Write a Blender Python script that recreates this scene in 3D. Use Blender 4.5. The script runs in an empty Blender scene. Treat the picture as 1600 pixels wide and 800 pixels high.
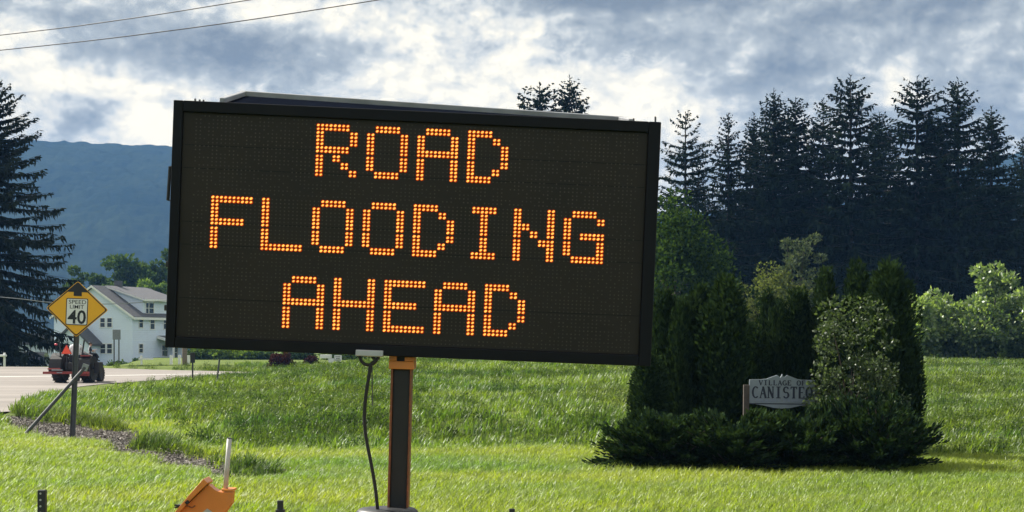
import bpy, bmesh, math, random
import numpy as np
from mathutils import Vector, Matrix, Euler, Quaternion

S = bpy.context.scene
C = S.collection
F, YH, ZC = 2500.0, 530.0, 2.0        # focal length in photo pixels, horizon row, eye height

# ------------------------------------------------------------------ camera
cam = bpy.data.cameras.new('camera')
cam.sensor_width = 36.0
cam.lens = 36.0 * F / 1600.0
cam.shift_y = (YH - 400.0) / 1600.0
cam.clip_start, cam.clip_end = 0.1, 20000.0
camo = bpy.data.objects.new('camera', cam)
C.objects.link(camo)
camo.location = (0, 0, ZC)
camo.rotation_euler = (math.radians(90), 0, 0)
S.camera = camo

# ------------------------------------------------------------------ light, sky
S.view_settings.view_transform = 'Standard'
S.view_settings.look = 'None'
S.view_settings.gamma = 1.0
S.view_settings.use_curve_mapping = False
S.view_settings.exposure = 1.05
S.cycles.max_bounces = 8
S.cycles.diffuse_bounces = 3
S.cycles.transmission_bounces = 4
S.cycles.transparent_max_bounces = 8
S.cycles.volume_bounces = 0

SUN_AZ, SUN_EL = math.radians(-56), math.radians(40)
sun_dir = Vector((math.sin(SUN_AZ) * math.cos(SUN_EL), math.cos(SUN_AZ) * math.cos(SUN_EL), math.sin(SUN_EL)))
sun = bpy.data.lights.new('sun', 'SUN')
sun.energy = 5.0
sun.angle = math.radians(0.6)
sun.color = (1.0, 0.94, 0.84)
suno = bpy.data.objects.new('sun', sun)
C.objects.link(suno)
suno.rotation_euler = sun_dir.to_track_quat('Z', 'Y').to_euler()

W = bpy.data.worlds.new('World')
S.world = W
W.use_nodes = True
wt = W.node_tree
wt.nodes.clear()


class NG:
    """small helper to write node trees"""
    def __init__(s, tree): s.t = tree
    def n(s, typ, **kw):
        nd = s.t.nodes.new(typ)
        for k, v in kw.items(): setattr(nd, k, v)
        return nd
    def put(s, sock, v):
        if hasattr(v, 'links'): s.t.links.new(v, sock)
        else: sock.default_value = v
    def math(s, op, a, b=0.0, c=None, clamp=False):
        nd = s.n('ShaderNodeMath', operation=op, use_clamp=clamp)
        s.put(nd.inputs[0], a); s.put(nd.inputs[1], b)
        if c is not None: s.put(nd.inputs[2], c)
        return nd.outputs[0]
    def vmath(s, op, a, b=(0, 0, 0), scale=None):
        nd = s.n('ShaderNodeVectorMath', operation=op)
        s.put(nd.inputs[0], a)
        if op != 'LENGTH' and op != 'SCALE': s.put(nd.inputs[1], b)
        if scale is not None: s.put(nd.inputs['Scale'], scale)
        return nd.outputs['Value'] if op in ('LENGTH', 'DOT_PRODUCT') else nd.outputs[0]
    def noise(s, vec, scale, detail=4.0, rough=0.55, dist=0.0, lac=2.0):
        nd = s.n('ShaderNodeTexNoise')
        if vec is not None: s.put(nd.inputs['Vector'], vec)
        nd.inputs['Scale'].default_value = scale
        nd.inputs['Detail'].default_value = detail
        nd.inputs['Roughness'].default_value = rough
        nd.inputs['Distortion'].default_value = dist
        nd.inputs['Lacunarity'].default_value = lac
        return nd.outputs['Fac']
    def ramp(s, fac, stops, interp='LINEAR'):
        nd = s.n('ShaderNodeValToRGB')
        cr = nd.color_ramp
        cr.interpolation = interp
        while len(cr.elements) < len(stops): cr.elements.new(0.5)
        for e, (p, c) in zip(cr.elements, stops):
            e.position = p
            e.color = (*c, 1) if len(c) == 3 else c
        s.put(nd.inputs[0], fac)
        return nd.outputs[0]
    def mix(s, fac, a, b, blend='MIX'):
        nd = s.n('ShaderNodeMix', data_type='RGBA', blend_type=blend)
        s.put(nd.inputs['Factor'], fac)
        s.put(nd.inputs[6], a if hasattr(a, 'links') else (*a, 1))
        s.put(nd.inputs[7], b if hasattr(b, 'links') else (*b, 1))
        return nd.outputs[2]
    def maprange(s, v, a, b, c, d, smooth=False):
        nd = s.n('ShaderNodeMapRange')
        if smooth: nd.interpolation_type = 'SMOOTHSTEP'
        for i, x in enumerate((v, a, b, c, d)): s.put(nd.inputs[i], x)
        return nd.outputs[0]


g = NG(wt)
sky = g.n('ShaderNodeTexSky', sky_type='NISHITA')
sky.sun_disc = False
sky.sun_elevation = SUN_EL
sky.sun_rotation = SUN_AZ
sky.air_density = 1.0
sky.dust_density = 1.2
dirv = g.n('ShaderNodeTexCoord').outputs['Generated']
sv = g.vmath('MULTIPLY', dirv, (1, 1, 1.45))
warp = g.n('ShaderNodeTexNoise')
g.put(warp.inputs['Vector'], sv)
warp.inputs['Scale'].default_value = 9.0
warp.inputs['Detail'].default_value = 2.0
wv = g.vmath('SCALE', g.vmath('SUBTRACT', warp.outputs['Color'], (0.5, 0.5, 0.5)), scale=0.022)
sv2 = g.vmath('ADD', sv, wv)
big = g.noise(sv2, 7.0, 3, 0.5)


def puffs(vec):
    """cauliflower heads: rounded cells with smaller cells on them, broken up by noise"""
    vo = g.n('ShaderNodeTexVoronoi', feature='F1', normalize=True)
    g.put(vo.inputs['Vector'], vec)
    vo.inputs['Scale'].default_value = 11.0
    vo.inputs['Detail'].default_value = 3.0
    vo.inputs['Roughness'].default_value = 0.62
    vo.inputs['Lacunarity'].default_value = 2.3
    return g.math('ADD', g.math('MULTIPLY', g.math('SUBTRACT', 1.0, vo.outputs['Distance']), 0.80), g.math('MULTIPLY', g.noise(vec, 16.0, 9, 0.66), 0.75))


warp2 = g.n('ShaderNodeTexNoise')
g.put(warp2.inputs['Vector'], sv)
warp2.inputs['Scale'].default_value = 38.0
warp2.inputs['Detail'].default_value = 4.0
sv3 = g.vmath('ADD', sv2, g.vmath('SCALE', g.vmath('SUBTRACT', warp2.outputs['Color'], (0.5, 0.5, 0.5)), scale=0.010))
fine = puffs(sv3)
# light comes from high on the left: compare the density with the density a little nearer to the sun
fine_l = puffs(g.vmath('ADD', sv3, (-0.005, 0.0, 0.008)))
edge = g.math('SUBTRACT', fine, fine_l)
# large cloud masses, placed by direction
BLOBS = [  # px, py, rx, ry, amount
    (170, 150, 190, 70, 0.29), (20, 60, 60, 50, 0.27), (430, 15, 70, 40, 0.23), (570, 70, 120, 80, 0.24), (830, 130, 200, 60, 0.23),
    (1010, 165, 90, 60, 0.30), (1100, 185, 80, 40, 0.21), (1405, 145, 40, 40, 0.36), (720, 30, 150, 60, 0.15), (240, 200, 60, 40, 0.18),
    (300, 88, 250, 42, -0.39), (470, 78, 120, 45, -0.25), (1000, -12, 240, 34, -0.60), (1250, 75, 190, 70, -0.29), (960, 70, 110, 45, -0.17),
    (1540, 5, 160, 40, -0.45), (1500, 100, 160, 70, -0.05), (60, 25, 90, 22, -0.21), (130, 185, 50, 40, -0.25), (700, 60, 70, 60, -0.21),
    (360, 180, 60, 60, -0.17), (1180, 120, 120, 50, -0.16), (1260, 210, 230, 60, -0.16), (1500, 190, 160, 70, -0.14), (640, 0, 60, 30, -0.12)]
acc = None
for px, py, rx, ry, amt in BLOBS:
    d0 = Vector(((px - 800) / F, 1.0, (YH - py) / F)); d0n = d0.normalized()
    rel = g.vmath('SUBTRACT', g.vmath('ADD', dirv, g.vmath('SCALE', wv, scale=0.55)), tuple(d0n))
    rel = g.vmath('MULTIPLY', rel, (F / rx, 1.5, F / ry))
    ln = g.vmath('LENGTH', rel)
    v = g.maprange(ln, 0.15, 1.55, amt, 0.0, True)
    acc = v if acc is None else g.math('ADD', acc, v)
b = g.math('ADD', 0.515, acc)
b = g.math('ADD', b, g.math('MULTIPLY', g.math('SUBTRACT', big, 0.5), 0.42))
b = g.math('ADD', b, g.math('MULTIPLY', g.math('SUBTRACT', fine, 0.87), 1.05))
b = g.math('ADD', b, g.math('MULTIPLY', edge, 1.5), clamp=True)
CL = 4.83
cl = g.ramp(b, [(0.0, (0.25 * CL, 0.28 * CL, 0.30 * CL)), (0.26, (0.39 * CL, 0.42 * CL, 0.42 * CL)), (0.48, (0.57 * CL, 0.595 * CL, 0.57 * CL)),
                (0.64, (0.88 * CL, 0.87 * CL, 0.79 * CL)), (0.95, (1.50 * CL, 1.34 * CL, 1.00 * CL))])
cover = g.maprange(g.math('ADD', fine, g.math('MULTIPLY', big, 0.6)), 0.88, 1.06, 0.82, 1.0, True)
col = g.mix(cover, sky.outputs[0], cl)
bg = g.n('ShaderNodeBackground')
bg.inputs['Strength'].default_value = 0.106
wt.links.new(col, bg.inputs['Color'])
wo = g.n('ShaderNodeOutputWorld')
wt.links.new(bg.outputs[0], wo.inputs['Surface'])


# ------------------------------------------------------------------ materials
def material(name):
    m = bpy.data.materials.new(name)
    m.use_nodes = True
    nt = m.node_tree
    nt.nodes.clear()
    gg = NG(nt)
    out = gg.n('ShaderNodeOutputMaterial')
    return m, gg, out


def paint(name, col, rough=0.55, var=0.12, scale=8.0, metallic=0.0, spec=0.5, bump=0.0, dirt=None):
    m, gg, out = material(name)
    p = gg.n('ShaderNodeBsdfPrincipled')
    tc = gg.n('ShaderNodeTexCoord').outputs['Object']
    n1 = gg.noise(tc, scale, 6, 0.6)
    lo = tuple(c * (1 - var) for c in col); hi = tuple(min(1, c * (1 + var)) for c in col)
    cc = gg.ramp(n1, [(0.3, lo), (0.7, hi)])
    if dirt:
        n2 = gg.noise(tc, scale * 0.6, 8, 0.7)
        cc = gg.mix(gg.maprange(n2, 0.52, 0.75, 0, 0.6), cc, dirt)
    gg.put(p.inputs['Base Color'], cc)
    gg.put(p.inputs['Roughness'], gg.maprange(n1, 0.2, 0.8, max(0.02, rough - 0.1), min(1, rough + 0.1)))
    p.inputs['Metallic'].default_value = metallic
    p.inputs['Specular IOR Level'].default_value = spec
    if bump:
        bn = gg.n('ShaderNodeBump')
        bn.inputs['Strength'].default_value = bump
        bn.inputs['Distance'].default_value = 0.02
        gg.put(bn.inputs['Height'], gg.noise(tc, scale * 4, 6, 0.6))
        nt = m.node_tree
        nt.links.new(bn.outputs[0], p.inputs['Normal'])
    gg.t.links.new(p.outputs[0], out.inputs['Surface'])
    return m


def leafy(name, dark, light, trans=0.35, gloss=0.0, tcol=None, grough=0.45, patch=None):
    """leaf material: every leaf its own shade between dark and light, light passes through it"""
    m, gg, out = material(name)
    geo = gg.n('ShaderNodeNewGeometry')
    oi = gg.n('ShaderNodeObjectInfo')
    r = gg.math('ADD', geo.outputs['Random Per Island'], gg.math('MULTIPLY', gg.math('SUBTRACT', oi.outputs['Random'], 0.5), 0.3))
    cc = gg.ramp(r, [(0.05, dark), (0.95, light)])
    if patch:            # sward differs from place to place: rank green and yellowed patches, drawn out sideways
        pv_ = gg.vmath('MULTIPLY', geo.outputs['Position'], (0.28, 0.62, 0.0))
        pn_ = gg.noise(pv_, 0.55, 5, 0.62)
        cc = gg.mix(1.0, cc, gg.ramp(pn_, [(0.36, patch[0]), (0.64, patch[1])]), 'MULTIPLY')
    d = gg.n('ShaderNodeBsdfDiffuse'); gg.put(d.inputs['Color'], cc)
    t = gg.n('ShaderNodeBsdfTranslucent')
    gg.put(t.inputs['Color'], gg.mix(1.0, cc, tcol or (1.6, 1.7, 0.7), 'MULTIPLY'))
    mx = gg.n('ShaderNodeMixShader'); mx.inputs[0].default_value = trans
    gg.t.links.new(d.outputs[0], mx.inputs[1]); gg.t.links.new(t.outputs[0], mx.inputs[2])
    last = mx
    if gloss:
        gl = gg.n('ShaderNodeBsdfGlossy'); gl.inputs['Roughness'].default_value = grough
        gl.inputs['Color'].default_value = (0.9, 0.95, 0.9, 1)
        m2 = gg.n('ShaderNodeMixShader'); m2.inputs[0].default_value = gloss
        gg.t.links.new(mx.outputs[0], m2.inputs[1]); gg.t.links.new(gl.outputs[0], m2.inputs[2])
        last = m2
    gg.t.links.new(last.outputs[0], out.inputs['Surface'])
    return m


def glow(name, col, strength):
    m, gg, out = material(name)
    e = gg.n('ShaderNodeEmission')
    geo = gg.n('ShaderNodeNewGeometry')
    cc = gg.ramp(geo.outputs['Random Per Island'], [(0.0, tuple(c * 0.8 for c in col)), (1.0, col)])
    gg.put(e.inputs['Color'], cc); e.inputs['Strength'].default_value = strength
    gg.t.links.new(e.outputs[0], out.inputs['Surface'])
    return m


M = {}
M['housing'] = paint('black_powder_coat', (0.0035, 0.0046, 0.0075), 0.55, 0.3, 3.0, spec=0.18, dirt=(0.012, 0.012, 0.013))
M['face'] = paint('matt_display_face', (0.0165, 0.0135, 0.0108), 0.6, 0.35, 1.6, spec=0.3)
M['led_off'] = paint('unlit_led_lens', (0.036, 0.029, 0.020), 0.4, 0.6, 14.0, spec=0.5)
M['led_core'] = glow('lit_led_core', (1.0, 0.44, 0.08), 0.95)
M['led_ring'] = glow('lit_led_lens', (0.62, 0.055, 0.003), 0.42)
M['alu'] = paint('grey_aluminium', (0.42, 0.43, 0.45), 0.4, 0.12, 6.0, metallic=0.6)
M['pv'] = paint('matt_black_solar_glass', (0.006, 0.008, 0.014), 0.9, 0.2, 4.0, spec=0.0)  # near black and matt, sheen turned off so the panel stays dark
M['orange'] = paint('orange_trailer_paint', (0.62, 0.21, 0.035), 0.4, 0.08, 5.0, spec=0.5, dirt=(0.36, 0.15, 0.05), bump=0.04)
M['rubber'] = paint('black_rubber', (0.012, 0.012, 0.013), 0.7, 0.3, 20.0, bump=0.2)
M['black_metal'] = paint('black_steel', (0.016, 0.017, 0.02), 0.5, 0.25, 12.0)
M['mast_dark'] = paint('dark_mast_channel', (0.0065, 0.0075, 0.010), 0.55, 0.3, 5.0, dirt=(0.02, 0.018, 0.016))
M['mast_edge'] = paint('worn_orange_edge', (0.20, 0.065, 0.022), 0.55, 0.35, 25.0, dirt=(0.04, 0.022, 0.015))
M['steel'] = paint('galvanised_steel', (0.26, 0.28, 0.29), 0.5, 0.2, 14.0, metallic=0.35)
M['dark_steel'] = paint('weathered_steel_post', (0.075, 0.08, 0.09), 0.6, 0.25, 9.0, metallic=0.2)
M['white_tube'] = paint('grey_white_plastic_tube', (0.50, 0.48, 0.46), 0.5, 0.12, 25.0)
M['yellow'] = paint('yellow_sign_sheeting', (0.85, 0.42, 0.012), 0.5, 0.06, 2.0)
M['sign_black'] = paint('black_sign_ink', (0.010, 0.011, 0.016), 0.5, 0.1, 3.0)
M['sign_white'] = paint('white_sign_sheeting', (0.78, 0.78, 0.78), 0.5, 0.05, 3.0)
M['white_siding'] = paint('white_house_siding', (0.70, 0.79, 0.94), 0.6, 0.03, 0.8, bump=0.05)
nt_ = M['white_siding'].node_tree
gg_ = NG(nt_)
p_ = next(n for n in nt_.nodes if n.type == 'BSDF_PRINCIPLED')
sep = gg_.n('ShaderNodeSeparateXYZ')
nt_.links.new(gg_.n('ShaderNodeTexCoord').outputs['Object'], sep.inputs[0])
saw = gg_.math('FRACT', gg_.math('MULTIPLY', sep.outputs['Z'], 4.6))
bn_ = gg_.n('ShaderNodeBump'); bn_.inputs['Strength'].default_value = 0.9; bn_.inputs['Distance'].default_value = 0.03
gg_.put(bn_.inputs['Height'], gg_.math('SUBTRACT', 1.0, saw))
nt_.links.new(bn_.outputs[0], p_.inputs['Normal'])
M['white_trim'] = paint('white_trim_paint', (0.80, 0.80, 0.80), 0.55, 0.05, 2.0)
M['shingle'] = paint('grey_shingles', (0.085, 0.087, 0.098), 0.8, 0.25, 2.5, bump=0.3)
M['glass'] = paint('dark_window_glass', (0.03, 0.036, 0.045), 0.12, 0.3, 1.0, spec=0.6)
M['pale_wall'] = paint('pale_blue_siding', (0.48, 0.54, 0.60), 0.6, 0.08, 0.5)  # even pale blue of the low building's walls
M['old_wood'] = paint('weathered_wood', (0.20, 0.16, 0.12), 0.8, 0.25, 12.0, bump=0.3)
M['dark_wood'] = paint('grey_brown_wood', (0.075, 0.062, 0.052), 0.85, 0.25, 12.0, bump=0.3)
M['board'] = paint('shade_toned_white_board', (0.21, 0.25, 0.28), 0.65, 0.12, 5.0)  # white board; the cedars' shade is put into its grey base colour
M['board_ink'] = paint('navy_sign_lettering', (0.012, 0.018, 0.035), 0.5, 0.1, 5.0)
M['board_soft'] = paint('faded_sign_lettering', (0.22, 0.26, 0.33), 0.6, 0.1, 5.0)
M['tractor_dark'] = paint('dark_tractor_paint', (0.010, 0.009, 0.011), 0.55, 0.2, 4.0)
M['tractor_red'] = paint('faded_red_paint', (0.26, 0.035, 0.03), 0.5, 0.2, 6.0, dirt=(0.14, 0.06, 0.05))
M['smv'] = paint('fluorescent_orange_plate', (0.95, 0.10, 0.045), 0.6, 0.05, 3.0)
M['smv_edge'] = paint('dark_red_reflective_edge', (0.45, 0.02, 0.02), 0.4, 0.05, 3.0)
M['lamp_red'] = paint('pink_red_lamp_lens', (0.75, 0.10, 0.13), 0.3, 0.05, 3.0)
M['skin'] = paint('skin', (0.50, 0.27, 0.19), 0.6, 0.05, 6.0)
M['shirt'] = paint('white_cotton', (0.70, 0.71, 0.73), 0.85, 0.08, 10.0)
M['grey_cloth'] = paint('pale_grey_cloth', (0.45, 0.45, 0.47), 0.85, 0.08, 10.0)
M['dark_cloth'] = paint('dark_cloth', (0.02, 0.021, 0.028), 0.85, 0.15, 10.0)
M['hair'] = paint('dark_brown_hair', (0.03, 0.022, 0.018), 0.7, 0.2, 20.0)
M['blue_car'] = paint('dark_blue_car_paint', (0.02, 0.035, 0.075), 0.3, 0.1, 2.0)
M['bark'] = paint('brown_bark', (0.075, 0.058, 0.045), 0.9, 0.3, 6.0, bump=0.5)
M['spruce_bark'] = paint('dark_spruce_bark', (0.024, 0.020, 0.018), 0.9, 0.3, 6.0, bump=0.4)
M['wire'] = paint('dark_wire', (0.02, 0.02, 0.022), 0.6, 0.1, 3.0)
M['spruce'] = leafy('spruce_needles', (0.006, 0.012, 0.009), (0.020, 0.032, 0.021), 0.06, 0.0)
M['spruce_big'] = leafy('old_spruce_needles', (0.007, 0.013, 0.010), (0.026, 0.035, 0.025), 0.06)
M['cedar'] = leafy('cedar_sprays', (0.013, 0.026, 0.014), (0.036, 0.060, 0.025), 0.15, 0.0)
M['juniper'] = leafy('juniper_sprays', (0.011, 0.024, 0.013), (0.040, 0.066, 0.027), 0.15)
M['maple'] = leafy('round_tree_leaves', (0.010, 0.024, 0.008), (0.052, 0.086, 0.022), 0.30)
M['pale_conifer'] = leafy('grey_green_needles', (0.045, 0.065, 0.045), (0.11, 0.13, 0.085), 0.25)
M['pale_shrub'] = leafy('pale_olive_leaves', (0.030, 0.045, 0.018), (0.125, 0.145, 0.058), 0.33)
M['hedge'] = leafy('sapling_leaves', (0.050, 0.092, 0.032), (0.24, 0.31, 0.115), 0.52, 0.07)
M['far_leaf'] = leafy('far_tree_leaves', (0.028, 0.055, 0.020), (0.085, 0.125, 0.045), 0.30)
M['far_light'] = leafy('far_shrub_leaves', (0.05, 0.09, 0.022), (0.15, 0.21, 0.06), 0.35)
M['burgundy'] = leafy('burgundy_leaves', (0.022, 0.009, 0.014), (0.055, 0.022, 0.030), 0.25)
M['silver'] = leafy('silvery_leaves', (0.014, 0.028, 0.011), (0.095, 0.130, 0.060), 0.35, 0.035, grough=0.45)
M['grass'] = leafy('lawn_blades', (0.075, 0.125, 0.012), (0.25, 0.31, 0.050), 0.50, 0.035, (1.5, 1.6, 0.6), patch=((0.62, 0.82, 0.75), (1.35, 1.2, 0.85)))
M['field'] = leafy('field_blades', (0.040, 0.080, 0.012), (0.150, 0.215, 0.040), 0.46, 0.03, (1.5, 1.65, 0.65), patch=((0.40, 0.58, 0.62), (1.35, 1.18, 0.85)))
M['weed'] = leafy('weed_leaves', (0.030, 0.056, 0.015), (0.115, 0.160, 0.044), 0.40, 0.02, patch=((0.55, 0.70, 0.75), (1.25, 1.15, 0.9)))
M['chips'] = leafy('grey_wood_chips', (0.06, 0.055, 0.05), (0.42, 0.39, 0.36), 0.0)
M['dry'] = leafy('dry_stalks', (0.10, 0.085, 0.07), (0.22, 0.19, 0.15), 0.3)


def ground_material():
    m, gg, out = material('turf')
    p = gg.n('ShaderNodeBsdfPrincipled')
    pos = gg.n('ShaderNodeNewGeometry').outputs['Position']
    n1 = gg.noise(pos, 0.35, 6, 0.6)
    n2 = gg.noise(pos, 3.0, 8, 0.65)
    c1 = gg.ramp(n1, [(0.3, (0.075, 0.115, 0.016)), (0.7, (0.17, 0.22, 0.035))])
    c2 = gg.mix(gg.maprange(n2, 0.35, 0.7, 0.0, 0.55), c1, (0.045, 0.075, 0.018))
    at = gg.n('ShaderNodeAttribute'); at.attribute_name = 'dirt'
    n3 = gg.noise(pos, 14.0, 8, 0.75)
    dcol = gg.ramp(n3, [(0.30, (0.035, 0.031, 0.028)), (0.5, (0.10, 0.09, 0.082)), (0.68, (0.24, 0.22, 0.20))])
    fac = gg.math('ADD', at.outputs['Fac'], gg.math('MULTIPLY', gg.math('SUBTRACT', n2, 0.5), 0.5))
    fac = gg.maprange(fac, 0.4, 0.6, 0, 1)
    gg.put(p.inputs['Base Color'], gg.mix(fac, c2, dcol))
    p.inputs['Roughness'].default_value = 0.9
    p.inputs['Specular IOR Level'].default_value = 0.15
    bn = gg.n('ShaderNodeBump'); bn.inputs['Strength'].default_value = 0.7; bn.inputs['Distance'].default_value = 0.08
    gg.put(bn.inputs['Height'], gg.math('ADD', n3, n2))
    gg.t.links.new(bn.outputs[0], p.inputs['Normal'])
    gg.t.links.new(p.outputs[0], out.inputs['Surface'])
    return m


def road_material():
    m, gg, out = material('worn_asphalt')
    p = gg.n('ShaderNodeBsdfPrincipled')
    pos = gg.n('ShaderNodeNewGeometry').outputs['Position']
    n1 = gg.noise(gg.vmath('MULTIPLY', pos, (0.25, 1.0, 1.0)), 0.5, 6, 0.6)
    n2 = gg.noise(pos, 6.0, 6, 0.6)
    c = gg.ramp(gg.math('ADD', gg.math('MULTIPLY', n1, 0.75), gg.math('MULTIPLY', n2, 0.25)),
                [(0.33, (0.165, 0.147, 0.134)), (0.67, (0.28, 0.252, 0.232))])
    gg.put(p.inputs['Base Color'], c)
    p.inputs['Roughness'].default_value = 0.75
    p.inputs['Specular IOR Level'].default_value = 0.3
    gg.t.links.new(p.outputs[0], out.inputs['Surface'])
    return m


def hill_material():
    m, gg, out = material('forested_hill')
    p = gg.n('ShaderNodeBsdfDiffuse')
    pos = gg.n('ShaderNodeNewGeometry').outputs['Position']
    n1 = gg.noise(pos, 0.006, 5, 0.6)
    n2 = gg.noise(pos, 0.09, 5, 0.7)
    c = gg.ramp(gg.math('ADD', gg.math('MULTIPLY', n1, 0.5), gg.math('MULTIPLY', n2, 0.5)),
                [(0.35, (0.010, 0.018, 0.014)), (0.65, (0.036, 0.050, 0.030))])
    gg.put(p.inputs['Color'], c)
    gg.t.links.new(p.outputs[0], out.inputs['Surface'])
    return m


M['ground'] = ground_material()
M['road'] = road_material()
M['line'] = paint('worn_white_road_paint', (0.62, 0.61, 0.58), 0.7, 0.15, 1.5)
M['hill'] = hill_material()


# ------------------------------------------------------------------ mesh helpers
def link(o, parent=None):
    C.objects.link(o)
    if parent is not None: o.parent = parent
    return o


def tag(o, label=None, cat=None, group=None, kind=None):
    if label: o['label'] = label
    if cat: o['category'] = cat
    if group: o['group'] = group
    if kind: o['kind'] = kind
    return o


def empty(name, loc, label, cat, group=None, rz=0.0):
    o = bpy.data.objects.new(name, None)
    o.empty_display_size = 0.2
    link(o)
    o.location = loc
    o.rotation_euler = (0, 0, rz)
    return tag(o, label, cat, group)


class MB:
    def __init__(s): s.v = []; s.f = []; s.m = []
    def add(s, vs, fs, mi=0):
        k = len(s.v)
        s.v += [tuple(v) for v in vs]
        s.f += [tuple(i + k for i in f) for f in fs]
        s.m += [mi] * len(fs)
        return s
    def box(s, x0, x1, y0, y1, z0, z1, mi=0, mat=None):
        vs = [Vector(p) for p in ((x0, y0, z0), (x1, y0, z0), (x1, y1, z0), (x0, y1, z0), (x0, y0, z1), (x1, y0, z1), (x1, y1, z1), (x0, y1, z1))]
        if mat is not None: vs = [mat @ v for v in vs]
        return s.add(vs, [(3, 2, 1, 0), (4, 5, 6, 7), (0, 1, 5, 4), (1, 2, 6, 5), (2, 3, 7, 6), (3, 0, 4, 7)], mi)
    def tube(s, pts, r, n=8, mi=0):
        pts = [Vector(p) for p in pts]
        rs = r if isinstance(r, (list, tuple)) else [r] * len(pts)
        rings = []
        up = None
        for i, p in enumerate(pts):
            t = (pts[min(i + 1, len(pts) - 1)] - pts[max(i - 1, 0)]).normalized()
            if up is None:
                up = Vector((0, 0, 1)) if abs(t.z) < 0.9 else Vector((1, 0, 0))
            a = (up - t * up.dot(t)).normalized(); up = a
            bb = t.cross(a)
            rings.append([p + (a * math.cos(2 * math.pi * k / n) + bb * math.sin(2 * math.pi * k / n)) * rs[i] for k in range(n)])
        vs = [v for rg in rings for v in rg]
        fs = []
        for i in range(len(pts) - 1):
            for k in range(n):
                fs.append((i * n + k, i * n + (k + 1) % n, (i + 1) * n + (k + 1) % n, (i + 1) * n + k))
        fs.append(tuple(range(n - 1, -1, -1)))
        fs.append(tuple((len(pts) - 1) * n + k for k in range(n)))
        return s.add(vs, fs, mi)
    def lathe(s, prof, n=20, mi=0, mat=None):
        """prof: (radius, height) pairs about z"""
        vs = []
        for r, z in prof:
            for k in range(n):
                a = 2 * math.pi * k / n
                v = Vector((r * math.cos(a), r * math.sin(a), z))
                vs.append(mat @ v if mat is not None else v)
        fs = []
        for i in range(len(prof) - 1):
            for k in range(n):
                fs.append((i * n + k, i * n + (k + 1) % n, (i + 1) * n + (k + 1) % n, (i + 1) * n + k))
        fs.append(tuple(range(n - 1, -1, -1)))
        fs.append(tuple((len(prof) - 1) * n + k for k in range(n)))
        return s.add(vs, fs, mi)
    def prism(s, poly, h0, h1, mi=0, mat=None):
        """poly in the xz plane, extruded along y from h0 to h1"""
        n = len(poly)
        vs = [Vector((p[0], h0, p[1])) for p in poly] + [Vector((p[0], h1, p[1])) for p in poly]
        if mat is not None: vs = [mat @ v for v in vs]
        fs = [tuple(range(n)), tuple(range(2 * n - 1, n - 1, -1))] + [(i, i + n, (i + 1) % n + n, (i + 1) % n) for i in range(n)]
        return s.add(vs, fs, mi)
    def build(s, name, mats, parent=None, org=(0, 0, 0), smooth=False, bevel=0.0, kind=None, fix=True):
        me = bpy.data.meshes.new(name)
        o3 = Vector(org)
        me.from_pydata([tuple(Vector(v) - o3) for v in s.v], [], s.f)
        for mt in (mats if isinstance(mats, (list, tuple)) else [mats]): me.materials.append(mt)
        me.polygons.foreach_set('material_index', s.m)
        if fix:
            bm = bmesh.new(); bm.from_mesh(me)
            bmesh.ops.recalc_face_normals(bm, faces=bm.faces)
            bm.to_mesh(me); bm.free()
        if smooth: me.polygons.foreach_set('use_smooth', [True] * len(me.polygons))
        o = link(bpy.data.objects.new(name, me), parent)
        if parent is None: o.location = org
        if bevel:
            bv = o.modifiers.new('bevel', 'BEVEL'); bv.width = bevel; bv.segments = 2; bv.limit_method = 'ANGLE'
        if kind: o['kind'] = kind
        return o


def fast_mesh(name, V, nper, mats, midx=None):
    """V: (N, nper, 3) array, every row a separate polygon"""
    N = V.shape[0]
    me = bpy.data.meshes.new(name)
    me.vertices.add(N * nper)
    me.vertices.foreach_set('co', V.reshape(-1).astype(np.float32))
    me.loops.add(N * nper)
    me.loops.foreach_set('vertex_index', np.arange(N * nper, dtype=np.int32))
    me.polygons.add(N)
    me.polygons.foreach_set('loop_start', np.arange(0, N * nper, nper, dtype=np.int32))
    if midx is not None: me.polygons.foreach_set('material_index', midx.astype(np.int32))
    for mt in (mats if isinstance(mats, (list, tuple)) else [mats]): me.materials.append(mt)
    me.update(calc_edges=True)
    return me


def kites(P, D, L, Wd, rng, flat=None):
    """leaf-like kites: base P, direction D, length L, half width Wd; flat = preferred normal or None"""
    n = len(P)
    D = D / (np.linalg.norm(D, axis=1, keepdims=True) + 1e-9)
    R = rng.normal(size=(n, 3)) if flat is None else flat + rng.normal(size=(n, 3)) * 0.45
    Sd = np.cross(D, R)
    Sd /= (np.linalg.norm(Sd, axis=1, keepdims=True) + 1e-9)
    L = np.asarray(L).reshape(-1, 1); Wd = np.asarray(Wd).reshape(-1, 1)
    mid = P + D * L * 0.45
    return np.stack([P, mid + Sd * Wd, P + D * L, mid - Sd * Wd], axis=1)


# ------------------------------------------------------------------ terrain
PROF = {
    'L': [(0, 0), (30, 0.0), (43, 0.1), (66, 0.20), (75, 0.26), (93, 0.38), (120, -0.02), (190, -1.22), (300, -3.5), (1000, -6), (3000, -8)],
    'M': [(0, 0), (30, 0.0), (43, 0.1), (66, 0.20), (84, 0.33), (100, 0.34), (150, 0.08), (300, -1), (1000, -6), (3000, -8)],
    'C': [(0, 0), (27, 0.0), (35, 0.14), (50, 0.48), (64, 0.80), (72, 0.76), (95, 0.25), (150, 0.05), (300, -1), (1000, -6), (3000, -8)],
    'R': [(0, 0), (27, 0.0), (45, 0.25), (70, 0.52), (100, 0.64), (140, 0.45), (300, -1), (1000, -6), (3000, -8)],
}


def sst(a, b, x):
    t = np.clip((x - a) / (b - a), 0, 1)
    return t * t * (3 - 2 * t)


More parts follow.
